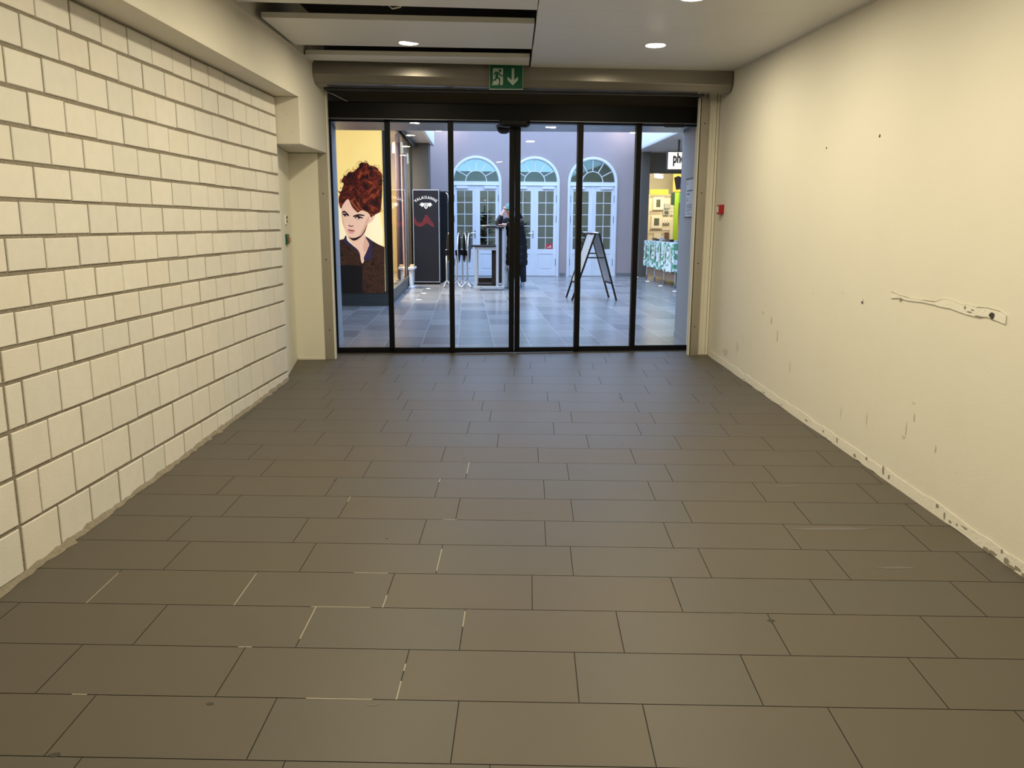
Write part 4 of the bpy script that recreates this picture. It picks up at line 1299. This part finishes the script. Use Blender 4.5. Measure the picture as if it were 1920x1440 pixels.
# fingers, nose, ears and eyes are added to the same body mesh as welded-in shapes
def add_to_body(mb, mi_offset):
    me = body.data
    base = len(me.vertices)
    vs = [tuple(v.co) for v in me.vertices] + [tuple(Vector(v) - ORG[pe.name]) for v in mb.v]
    fs = [tuple(p.vertices) for p in me.polygons] + [tuple(i + base for i in f) for f in mb.f]
    mi = [p.material_index for p in me.polygons] + [m + mi_offset for m in mb.m]
    n = bpy.data.meshes.new('body')
    n.from_pydata(vs, [], fs)
    for m in (M_skin, M_hair, mat('lips', (.40, .15, .13), .5)):
        n.materials.append(m)
    n.polygons.foreach_set('material_index', mi)
    n.polygons.foreach_set('use_smooth', [True] * len(fs))
    body.data = n
fg = MB()
for k, (ln, dx) in enumerate(((.040, -.018), (.048, -.006), (.046, .006), (.036, .018))):       # raised hand
    b0 = Vector((-.172 + dx, 16.757, 1.615))
    fg.tube([b0, b0 + Vector((.004, .012, ln * .55)), b0 + Vector((.018, .028, ln))], [.0085, .008, .0065], 6)
fg.tube([(-.190, 16.755, 1.575), (-.165, 16.775, 1.600), (-.150, 16.79, 1.612)], [.010, .009, .007], 6)
for k, (ln, dy) in enumerate(((.045, -.024), (.056, -.008), (.054, .008), (.044, .022))):       # resting hand
    b0 = Vector((-.240, 16.61 + dy, 1.302))
    fg.tube([b0, b0 + Vector((-ln * .55, 0, .004)), b0 + Vector((-ln, 0, -.008))], [.0088, .008, .0065], 6)
fg.tube([(-.205, 16.583, 1.298), (-.235, 16.565, 1.298), (-.262, 16.563, 1.292)], [.010, .009, .007], 6)
# nose, lips, ears, eyes; the face looks down to the left and to the viewer
fd = Vector((-.62, -.76, -.18)).normalized()
fs_ = Vector((-fd.y, fd.x, 0)).normalized()
fc_ = Vector((-.073, 16.868, 1.592))
fg.tube([fc_ + fd * .078 + Vector((0, 0, .016)), fc_ + fd * .098 + Vector((0, 0, -.012)), fc_ + fd * .084 + Vector((0, 0, -.022))], [.007, .012, .008], 6)
fg.tube([fc_ + fd * .074 - fs_ * .022 + Vector((0, 0, -.048)), fc_ + fd * .084 + Vector((0, 0, -.046)), fc_ + fd * .074 + fs_ * .022 + Vector((0, 0, -.048))], [.004, .006, .004], 6, 2)
for sx in (-1, 1):
    fg.tube([fc_ + fs_ * sx * .078 + Vector((0, 0, .018)), fc_ + fs_ * sx * .088 + Vector((0, 0, .0)), fc_ + fs_ * sx * .078 + Vector((0, 0, -.022))], [.008, .012, .008], 6)
    fg.tube([fc_ + fd * .070 + fs_ * (sx * .030 - .012) + Vector((0, 0, .012)), fc_ + fd * .074 + fs_ * (sx * .030 + .012) + Vector((0, 0, .012))], .006, 6, 1)
add_to_body(fg, 0)
hr = MB()
hr.loft([[(-.060 + r * 1.02 * math.cos(2 * PI * i / 20) + .012, 16.885 + r * 1.1 * math.sin(2 * PI * i / 20), z) for i in range(20)] for r, z in ((.06, 1.52), (.082, 1.56), (.088, 1.62), (.08, 1.66))])
hr.build('hair', M_hair, pe, smooth=True)
cp = MB()
cp.loft([[(-.060 + r * math.cos(2 * PI * i / 24), 16.872 + r * 1.1 * math.sin(2 * PI * i / 24), z) for i in range(24)] for r, z in ((.096, 1.622), (.099, 1.64), (.094, 1.68), (.072, 1.715), (.03, 1.73), (.004, 1.732))])
br1 = []
for k in range(9):
    an = math.atan2(fd.y, fd.x) + (k - 4) * .2
    br1.append((-.060 + .095 * math.cos(an), 16.872 + .10 * math.sin(an), 1.632))
br2 = [(p[0] + fd.x * .07 * math.cos((k - 4) * .3), p[1] + fd.y * .07 * math.cos((k - 4) * .3), 1.612) for k, p in enumerate(br1)]
for k in range(8):
    cp.ext([br1[k], br1[k + 1], br2[k + 1], br2[k]], (0, 0, .006))
cp.build('cap', M_cap, pe, smooth=True)
ct_ = MB()
rings = []
prof = [(0.475, 0.212, 0.168), (0.49, 0.222, 0.176), (0.53, 0.229, 0.18), (0.58, 0.226, 0.178), (0.6, 0.215, 0.168), (0.62, 0.222, 0.175), (0.67, 0.226, 0.176), (0.725, 0.219, 0.17), (0.745, 0.209, 0.162), (0.765, 0.214, 0.167), (0.82, 0.218, 0.168), (0.87, 0.211, 0.162), (0.89, 0.202, 0.154), (0.91, 0.206, 0.159), (0.96, 0.209, 0.16), (1.01, 0.203, 0.155), (1.03, 0.194, 0.148), (1.05, 0.198, 0.151), (1.1, 0.201, 0.152), (1.15, 0.196, 0.148), (1.17, 0.188, 0.142), (1.19, 0.192, 0.147), (1.24, 0.195, 0.149), (1.3, 0.186, 0.144), (1.35, 0.168, 0.131), (1.4, 0.12, 0.11), (1.44, 0.085, 0.09)]
for z, rx, ry in prof:
    t = (z - .475) / .965
    cx = .085 - .10 * max(0, t - .55) * 1.6
    cy = 17.035 - .22 * max(0, t - .5) * 1.0
    rings.append([(cx + rx * math.cos(2 * PI * i / 28), cy + ry * math.sin(2 * PI * i / 28), z) for i in range(28)])
ct_.loft(rings)
ct_.build('coat', M_coat, pe, smooth=True)
hd_ = MB()
hd_.tube([(.02, 16.99, 1.40), (.10, 17.02, 1.42), (.145, 17.0, 1.45), (.12, 16.95, 1.50), (.07, 16.98, 1.52)], [.05, .065, .07, .06, .04], 10)
hd_.build('hood', M_coat, pe, smooth=True)
for pts, rr in (([(-.115, 16.93, 1.365), (-.21, 16.83, 1.345), (-.292, 16.74, 1.335), (-.27, 16.733, 1.39), (-.225, 16.731, 1.48)], [.085, .078, .068, .06, .045]),
                ([(.15, 16.92, 1.35), (.115, 16.76, 1.33), (.06, 16.62, 1.322), (-.04, 16.605, 1.318), (-.125, 16.602, 1.312)], [.085, .078, .062, .054, .042])):
    b = MB()
    fine, fr_ = [], []
    for i in range(len(pts) - 1):
        for q in range(4):
            tt = q / 4
            fine.append(tuple(Vector(pts[i]) * (1 - tt) + Vector(pts[i + 1]) * tt))
            fr_.append((rr[i] * (1 - tt) + rr[i + 1] * tt) * (1.0 if q != 2 else .93))
    fine.append(pts[-1]); fr_.append(rr[-1])
    b.tube(fine, fr_, 14)
    b.build('sleeve', M_coat, pe, smooth=True)
for sx, fy, fx in ((-1, 17.0, -.02), (1, 17.05, .22)):
    b = MB(); b.tube([(.10 + sx * .085, 17.03, .84), (.105 + sx * .10, 17.02, .48), (fx + .01 * sx, fy + .03, .14)], [.105, .078, .06], 14); b.build('trouser_leg', M_trou, pe, smooth=True)
    b = MB()
    b.loft([[(fx - .015 + .046 * w_ * math.cos(2 * PI * i / 18), fy - .055 + .135 * l_ * math.sin(2 * PI * i / 18) + dy, z) for i in range(18)] for w_, l_, dy, z in ((1, 1, 0, .0), (1.04, 1.03, 0, .012), (1.04, 1.03, 0, .026))], 1)
    b.loft([[(fx - .015 + .046 * w_ * math.cos(2 * PI * i / 18), fy - .055 + .135 * l_ * math.sin(2 * PI * i / 18) + dy, z) for i in range(18)] for w_, l_, dy, z in ((1, 1, 0, .026), (.98, .95, .005, .055), (.9, .7, .035, .085), (.85, .5, .06, .115), (.9, .46, .065, .13))], 0)
    b.build('shoe', [M_shoe, M_sole], pe, smooth=True)
# carrier bag on the floor
bg = thing('carrier_bag', 'white plastic carrier bag standing on the floor between counter and person', 'bag', (-.135, 17.14, 0))
b = MB()
rg = []
rb = random.Random(4)
for z, w, d_ in ((.0, .115, .07), (.03, .125, .085), (.14, .122, .085), (.26, .105, .07), (.36, .075, .04), (.42, .05, .025)):
    rg.append([(-.135 + (w * .75 + rb.uniform(-.012, .012)) * math.cos(2 * PI * i / 16), 17.14 + (d_ + rb.uniform(-.012, .012)) * math.sin(2 * PI * i / 16), z + (rb.uniform(-.01, .01) if z > .02 else 0)) for i in range(16)])
b.loft(rg)
b.build('bag_body', mat('bag white', (.66, .72, .72), .4, var=.18, vscale=16), bg, smooth=True)
b = MB()
for yy in (17.12, 17.16):
    b.tube([(-.165, yy, .40), (-.145, yy, .475), (-.125, yy, .485), (-.105, yy, .40)], .012, 6)
b.build('handles', M_plastic, bg, smooth=True)

# ---- folding A-frame board
af = thing('a_frame_board', 'empty black A-frame board standing open on the slate floor before the right arched door', 'sign', (1.40, 14.6, 0))
Q = {'lf': (.985, 14.90, 0), 'ln': (1.045, 14.30, 0), 'rn': (1.83, 14.33, 0), 'rf': (1.765, 14.93, 0)}
TP = {'lf': (1.345, 14.92, 1.155), 'ln': (1.435, 14.33, 1.155), 'rn': (1.50, 14.33, 1.155), 'rf': (1.415, 14.92, 1.155)}
def lerp(p, q, t):
    return tuple(Vector(p) * (1 - t) + Vector(q) * t)
for sd in 'lr':
    b = MB()
    for e_ in 'nf':
        b.bar(TP[sd + e_], Q[sd + e_], .032, .026)
    for t in (.0, .74):
        b.bar(lerp(TP[sd + 'n'], Q[sd + 'n'], t), lerp(TP[sd + 'f'], Q[sd + 'f'], t), .03, .026, 0, (0, 0, 1))
    fo = b.build('panel_frame', M_black, af, bevel=.003)
    b = MB()
    q4 = [lerp(TP[sd + 'n'], Q[sd + 'n'], .02), lerp(TP[sd + 'f'], Q[sd + 'f'], .02), lerp(TP[sd + 'f'], Q[sd + 'f'], .73), lerp(TP[sd + 'n'], Q[sd + 'n'], .73)]
    b.ext(q4, (.006, 0, 0))
    b.build('poster_sheet', mat('grey backing', (.42, .44, .47), .35, var=.04), fo)
b = MB()
b.tube([(1.36, 14.95, 1.168), (1.48, 14.31, 1.168)], .016, 10)
b.tube([(1.27, 14.93, 1.178), (1.36, 14.93, 1.172)], .012, 8)
b.build('hinge_bar', M_silver, af, smooth=True)
for z, yy in ((.80, 14.88), (.745, 14.36)):
    b = MB()
    t = 1 - z / 1.155
    e_ = 'f' if yy > 14.6 else 'n'
    b.bar(lerp(TP['l' + e_], Q['l' + e_], t), lerp(TP['r' + e_], Q['r' + e_], t), .022, .012)
    b.build('brace', M_black, af)

# ---- recessed floor spots along both shop fronts
for i, (x, y, lab) in enumerate(((-1.738, 16.855, 'white floor spot farthest along the left shop front, before the fridge'), (-1.699, 15.664, 'white floor spot midway along the left shop front'), (-1.648, 14.313, 'white floor spot nearest along the left shop front'),
                  (3.168, 20.954, 'white floor spot farthest along the right shop, by the dark pillar'), (3.196, 19.365, 'white floor spot second farthest before the draped stand'), (3.242, 17.919, 'white floor spot at the middle of the draped stand'), (3.274, 16.468, 'white floor spot nearest, just past the front of the draped stand'))):
    b = MB(); b.lathe([(.048, .0005), (.045, .004)], x, y, 20)
    tag(b.build('floor_spot', emis('floor spot', (.85, .92, 1.0), 1.6)), lab, 'light', 'floor spots along the shop fronts')

# ---- right shop: pillar, soffit, lightbox, interior, draped stand
rx_ = lambda y: 3.04 + .047 * (20.5 - y)
rf = MB()
rf.prism([(rx_(9.4), 9.4), (rx_(20.6), 20.6), (6.9, 20.6), (6.9, 9.4)], 3.10, 3.12, 1)
rf.prism([(rx_(9.4), 9.4), (rx_(20.6), 20.6), (rx_(20.6) + .06, 20.6), (rx_(9.4) + .06, 9.4)], 3.088, 4.1, 0)
rf.prism([(rx_(9.4) + .06, 9.4), (rx_(20.6) + .06, 20.6), (6.9, 20.6), (6.9, 9.4)], 3.4, 3.6, 1)
rf.prism([(rx_(20.6) - .002, 20.6), (6.9, 20.6), (6.9, 21.6), (rx_(20.6) + .2, 21.6)], 3.10, 3.4, 1)
tag(rf.build('trim_5', [M_fascw, M_soffw]), 'pale fascia and soffit above the right shop', 'fascia', kind='structure')
pr = MB()
pr.box(3.235, 3.425, 21.0, 21.5, 0, 3.1)
pr.box(3.425, 6.9, 21.3, 21.5, 2.60, 3.1)
tag(pr.build('wall_shopfront', M_darkcol), 'dark grey pillar and lintel of the phone shop on the right', 'wall', kind='structure')
ri = MB()
ri.face([(3.43, 24.2, 0), (6.9, 24.2, 0), (6.9, 24.2, 2.9), (3.43, 24.2, 2.9)])
ri.face([(3.43, 21.5, 2.9), (6.9, 21.5, 2.9), (6.9, 24.2, 2.9), (3.43, 24.2, 2.9)], 1)
ri.face([(3.43, 21.5, 0), (3.43, 24.2, 0), (3.43, 24.2, 2.9), (3.43, 21.5, 2.9)])
ri.face([(6.9, 21.5, 0), (6.9, 24.2, 0), (6.9, 24.2, 2.9), (6.9, 21.5, 2.9)])
ri.face([(3.43, 21.5, .004), (6.9, 21.5, .004), (6.9, 24.2, .004), (3.43, 24.2, .004)], 2)
tag(ri.build('wall_phone_shop', [mat('cream shop wall', (.78, .72, .55), .7), mat('white shop ceiling', (.85, .82, .72), .7), mat('brown shop floor', (.30, .24, .17), .5)]), 'bright cream interior of the phone shop on the right', 'wall', kind='structure')
lb = thing('lightbox_sign', 'glowing lightbox sign with dark letters hanging under the right soffit', 'sign', (3.7, 18.0, 2.47))
b = MB(); b.box(3.30, 3.80, 18.0, 18.13, 2.465, 2.86); b.build('case', M_blackp, lb, bevel=.01)
b = MB(); b.box(3.315, 3.785, 17.99, 18.005, 2.485, 2.84); b.build('lit_face', mat('lit cream face', (.98, .86, .66), .5, var=.02, emit=.85), lb, bevel=.02)
b = MB()
text_mesh(b, 'pho', .285, lambda x, y: (3.55 + x, 17.988, 2.622 + y), 0, .012, .60)
b.build('lettering', mat('sign letters', (.045, .012, .02), .5), lb)
b = MB(); b.box(3.53, 3.57, 18.04, 18.08, 2.86, 3.10); b.build('hanger', M_darkcol, lb)
tl = thing('tube_lamp', 'white fluorescent tube lamp on the ceiling inside the phone shop', 'lamp', (3.97, 22.8, 2.55))
b = MB(); b.tube([(3.80, 22.3, 2.58), (4.14, 23.3, 2.62)], .04, 10); b.build('tube', emis('tube white', (1, .95, .82), 5), tl)
b = MB(); b.bar((3.80, 22.3, 2.66), (4.14, 23.3, 2.70), .10, .06, 0, (0, 0, 1)); b.tube([(3.97, 22.8, 2.69), (3.97, 22.8, 2.9)], .012, 6); b.build('fitting', M_plastic, tl)
l = bpy.data.lights.new('phone_shop_light', 'AREA'); l.shape = 'RECTANGLE'; l.size = 2.0; l.size_y = .6; l.energy = 56; l.color = (1, .87, .62)
o = bpy.data.objects.new('phone_shop_light', l); COL.objects.link(o); o.location = (4.5, 22.2, 2.75); o.rotation_euler = (math.radians(38), 0, 0)
# goods and display pieces on the shop's back wall (plane y = 24.2)
GY = 23.4
def gx(px):
    return (px - 960) / 1524.6 * GY * .979
def gz(py):
    return 1.306 + (421 - py) / 1524.6 * GY * 1.0
pb = MB(); pb.box(gx(1212), gx(1262), GY + .02, GY + .06, .0, gz(366))
tag(pb.build('display_wall', mat('cream pegboard', (.80, .70, .50), .6)), 'cream display wall hung with phone accessories in the right shop', 'display')
bn_ = MB(); bn_.box(gx(1216), gx(1250), GY, GY + .02, gz(366), gz(357))
tag(bn_.build('shelf_banner', mat('lime banner', (.62, .66, .05), .5)), 'lime green banner strip along the top of the accessory display', 'banner')
yp = thing('wall_poster', 'yellow poster with two dark phone covers high in the phone shop', 'poster', (gx(1272), GY, gz(360)))
b = MB(); b.box(gx(1258), gx(1300), GY, GY + .02, gz(361), gz(324)); b.build('sheet', mat('poster amber', (.75, .47, .06), .5), yp)
b = MB()
for q, mi in (([(1259.5, 336), (1267, 333), (1275, 336), (1269, 357), (1264, 357)], 0), ([(1276, 336), (1280, 337), (1284, 340), (1276, 359), (1270, 356)], 0), ([(1274.5, 336), (1276, 336), (1270, 356), (1268.5, 356)], 1)):
    b.ext([(gx(x), GY - .012, gz(y)) for x, y in q], (0, .01, 0), mi)
b.build('phone_covers', [mat('cover navy', (.010, .010, .022), .8, spec=.08), mat('cover violet', (.07, .05, .22), .7, spec=.1)], yp)
gp = MB(); gp.box(gx(1262), gx(1269.5), GY - .02, GY + .06, 0, gz(362)); gp.box(gx(1269.5), gx(1300), GY, GY + .05, gz(381), gz(362), 1)
tag(gp.build('display_post', [mat('lime post', (.34, .55, .02), .45), mat('green header', (.10, .36, .04), .45)]), 'lime green display post beside the accessory wall', 'display')
gb = MB(); gb.box(gx(1255.5), gx(1261.5), GY - .03, GY + .02, gz(384), gz(363))
tag(gb.build('dark_green_panel', mat('dark green', (.015, .06, .03), .5)), 'dark green panel left of the lime display post', 'panel')
# packs
M_pack = mat('pack card', (.86, .78, .62), .5)
M_pack2 = mat('pack phone', (.10, .12, .07), .4)
M_pack3 = mat('pack brown', (.16, .08, .05), .5)
M_pack4 = mat('pack grey', (.45, .45, .42), .5)
def pack(x0, x1, y0, y1, win, label, m=None, inner=None):
    t = thing('phone_pack', label, 'package', (gx((x0 + x1) / 2), GY - .02, gz(y1)), 'packs on the accessory display')
    b = MB(); b.box(gx(x0), gx(x1), GY - .03, GY + .02, gz(y1), gz(y0)); b.build('card', m or M_pack, t, bevel=.004)
    if win:
        b = MB(); b.box(gx(win[0]), gx(win[1]), GY - .038, GY - .03, gz(win[3]), gz(win[2])); b.build('window', inner or M_pack2, t, bevel=.004)
pack(1222, 1242, 370, 393.5, (1228, 1235.5, 375, 388.5), 'large white pack with dark phone window, upper of two')
pack(1220, 1240.5, 404, 427, (1225, 1234.5, 408.5, 421.5), 'large white pack with dark phone window, lower of two')
pack(1241, 1252, 393, 403, (1244, 1251, 395, 401), 'grey speaker pack between the large white packs and the lime post', M_pack4)
pack(1243, 1253, 382, 391, None, 'pale pack hanging at the top right of the accessory display', M_pack4)
for i in range(3):
    pack(1241 + i * 4.6, 1245 + i * 4.6, 410, 419.5, (1241.6 + i * 4.6, 1244.2 + i * 4.6, 416.5, 419), ('slim hanging pack, left of three', 'slim hanging pack, middle of three', 'slim hanging pack, right of three')[i])
for i in range(3):
    pack(1254.5, 1260, 385 + i * 6.4, 390.2 + i * 6.4, (1256.6, 1258, 387 + i * 6.4, 388.6 + i * 6.4), ('small square pack beside the lime post, top of three', 'small square pack beside the lime post, middle of three', 'small square pack beside the lime post, bottom of three')[i])
pack(1246, 1254.5, 434, 444, None, 'brown pack low on the accessory display above the draped stand', M_pack3)
pack(1226, 1239, 436, 446, None, 'plain cream box low on the accessory display above the draped stand')
for i, y in enumerate((369, 397, 431)):
    rl = MB(); rl.tube([(gx(1216), GY - .05, gz(y)), (gx(1255 if y != 397 else 1240), GY - .05, gz(y))], .008, 6)
    for q in range(9 if y != 397 else 5):
        rl.tube([(gx(1218 + q * 4.4), GY + .02, gz(y)), (gx(1218 + q * 4.4), GY - .09, gz(y) + .015)], .007, 6)
    tag(rl.build('hook_rail', M_pack3), ('hook rail over the upper white pack', 'hook rail between the two large white packs', 'hook rail under the lower white pack')[i], 'rail', 'hook rails of the accessory display')

# draped stand in front of the phone shop
def drapemat():
    m = bpy.data.materials.new('green white drape')
    m.use_nodes = True
    nt = m.node_tree
    b = nt.nodes['Principled BSDF']
    geo = nt.nodes.new('ShaderNodeNewGeometry')
    mp = nt.nodes.new('ShaderNodeMapping')
    mp.inputs['Scale'].default_value = (1, 2.0, 3.2)
    nt.links.new(geo.outputs['Position'], mp.inputs['Vector'])
    n = nt.nodes.new('ShaderNodeTexNoise')
    n.inputs['Scale'].default_value = 2.4
    n.inputs['Detail'].default_value = 2
    n.inputs['Distortion'].default_value = 1.4
    nt.links.new(mp.outputs['Vector'], n.inputs['Vector'])
    cr = nt.nodes.new('ShaderNodeValToRGB')
    e = cr.color_ramp.elements
    e[0].position = .46; e[0].color = (.10, .34, .20, 1)
    e[1].position = .52; e[1].color = (.80, .84, .84, 1)
    nt.links.new(n.outputs['Fac'], cr.inputs['Fac'])
    nt.links.new(cr.outputs['Color'], b.inputs['Base Color'])
    b.inputs['Roughness'].default_value = .7
    return m
DM = drapemat()
st = thing('draped_stand', 'wheeled sales stand draped in green and white cloth before the phone shop', 'stand', (3.55, 18.9, 0))
y0s, y1s = 17.25, 20.6
sx0 = lambda y: 3.30 + (20.6 - y) * .030
b = MB(); b.prism([(sx0(y0s), y0s), (sx0(y1s), y1s), (sx0(y1s) + .55, y1s), (sx0(y0s) + .55, y0s)], .90, .935); b.build('top_board', mat('stand top', (.7, .72, .74), .5), st)
npan = 4
for i in range(npan):
    ya = y0s + (y1s - y0s) * i / npan + .012
    yb = y0s + (y1s - y0s) * (i + 1) / npan - .012
    b = MB()
    rows_ = []
    cols = 16
    for z in (.93, .75, .55, .32):
        rows_.append([(sx0(ya + (yb - ya) * k / cols) - .012 + .018 * math.sin(k * 1.25 + i) * (.4 + (.93 - z)), ya + (yb - ya) * k / cols, z + (.02 * math.sin(k * .8 + i * 2) if z < .5 else 0) - (.03 * i * 0)) for k in range(cols + 1)])
    back = [[(p[0] + .008, p[1], p[2]) for p in r] for r in rows_]
    for A, flip in ((rows_, 0), (back, 1)):
        for a_, c_ in zip(A, A[1:]):
            for k in range(cols):
                b.face([a_[k], a_[k + 1], c_[k + 1], c_[k]])
    b.build('drape', DM, st, smooth=True)
b = MB()
b.face([(sx0(y0s) - .01, y0s - .008, .93), (sx0(y0s) + .55, y0s - .008, .93), (sx0(y0s) + .55, y0s - .008, .32), (sx0(y0s) - .01, y0s - .008, .32)])
b.ext([(sx0(y0s) - .01, y0s - .01, .93), (sx0(y0s) + .55, y0s - .01, .93), (sx0(y0s) + .55, y0s - .01, .32), (sx0(y0s) - .01, y0s - .01, .32)], (0, .006, 0))
b.build('drape', DM, st)
for y in (17.35, 18.45, 19.5, 20.5):
    for dx in (.05, .5):
        b = MB(); b.tube([(sx0(y) + dx, y, .06), (sx0(y) + dx, y, .90)], .014, 8); b.build('leg', M_silver, st)
for y in (17.35, 18.45, 19.5, 20.5):
    b = MB(); x = sx0(y) + .05
    b.tube([(x - .015, y, .045), (x + .015, y, .045)], .045, 14); b.box(x - .02, x + .02, y - .012, y + .012, .045, .10); b.build('castor', M_hinge, st)
b = MB(); b.prism([(sx0(y0s) + .06, y0s + .1), (sx0(y1s) + .06, y1s - .1), (sx0(y1s) + .5, y1s - .1), (sx0(y0s) + .5, y0s + .1)], .12, .30); b.build('lower_box', mat('brown crate', (.26, .17, .10), .7), st)
# price strips hanging on the drape
for i in range(6):
    y = y0s + .22 + i * .56
    b = MB(); b.box(sx0(y) - .045, sx0(y) - .037, y, y + .10, .52, .84); b.build('price_strip', mat('strip cream', (.66, .62, .45), .6), st)
# small goods on the stand
rg_ = random.Random(8)
for i in range(9):
    y = 17.5 + i * .34
    x = sx0(y) + .12 + rg_.uniform(0, .1)
    h_ = rg_.uniform(.03, .085)
    b = MB(); b.box(x, x + .09, y, y + rg_.uniform(.10, .2), .936, .936 + h_)
    tag(b.build('small_box', [M_pack3, M_pack2, M_pack4, M_blackp][i % 4], bevel=.004), 'small goods box number-less among those set out on top of the draped stand'.replace(' number-less', ''), 'box', 'small goods boxes on the draped stand')

# ================================================================== light, camera, view
w = bpy.data.worlds.new('sky')
SC.world = w
w.use_nodes = True
bgn = w.node_tree.nodes['Background']
bgn.inputs['Color'].default_value = (0.43, 0.63, 1.0, 1)
bgn.inputs['Strength'].default_value = 4.7

cam = bpy.data.cameras.new('camera')
cam.sensor_width = 36
cam.sensor_fit = 'HORIZONTAL'
cam.lens = FPX / 1920 * 36
cam.clip_start = .05
co_ = bpy.data.objects.new('camera', cam)
COL.objects.link(co_)
Fv = Vector((0, math.cos(PITCH), -math.sin(PITCH)))
Uv = Vector((0, math.sin(PITCH), math.cos(PITCH)))
Rv = Vector((1, 0, 0))
cr_, sr_ = math.cos(ROLL), math.sin(ROLL)
X_ = Rv * cr_ + Uv * sr_
Y_ = Uv * cr_ - Rv * sr_
Z_ = -Fv
co_.matrix_world = Matrix(((X_.x, Y_.x, Z_.x, 0), (X_.y, Y_.y, Z_.y, 0), (X_.z, Y_.z, Z_.z, CAMZ), (0, 0, 0, 1)))
SC.camera = co_
SC.view_settings.view_transform = 'Standard'
SC.view_settings.look = 'None'
SC.view_settings.exposure = 0.0
SC.view_settings.gamma = 1.0
SC.view_settings.use_curve_mapping = False
try:
    SC.cycles.use_denoising = True
    SC.cycles.denoiser = 'OPENIMAGEDENOISE'
    SC.cycles.max_bounces = 10
    SC.cycles.transparent_max_bounces = 16
    SC.cycles.sample_clamp_indirect = 6.0
    SC.cycles.caustics_reflective = False
except Exception:
    pass
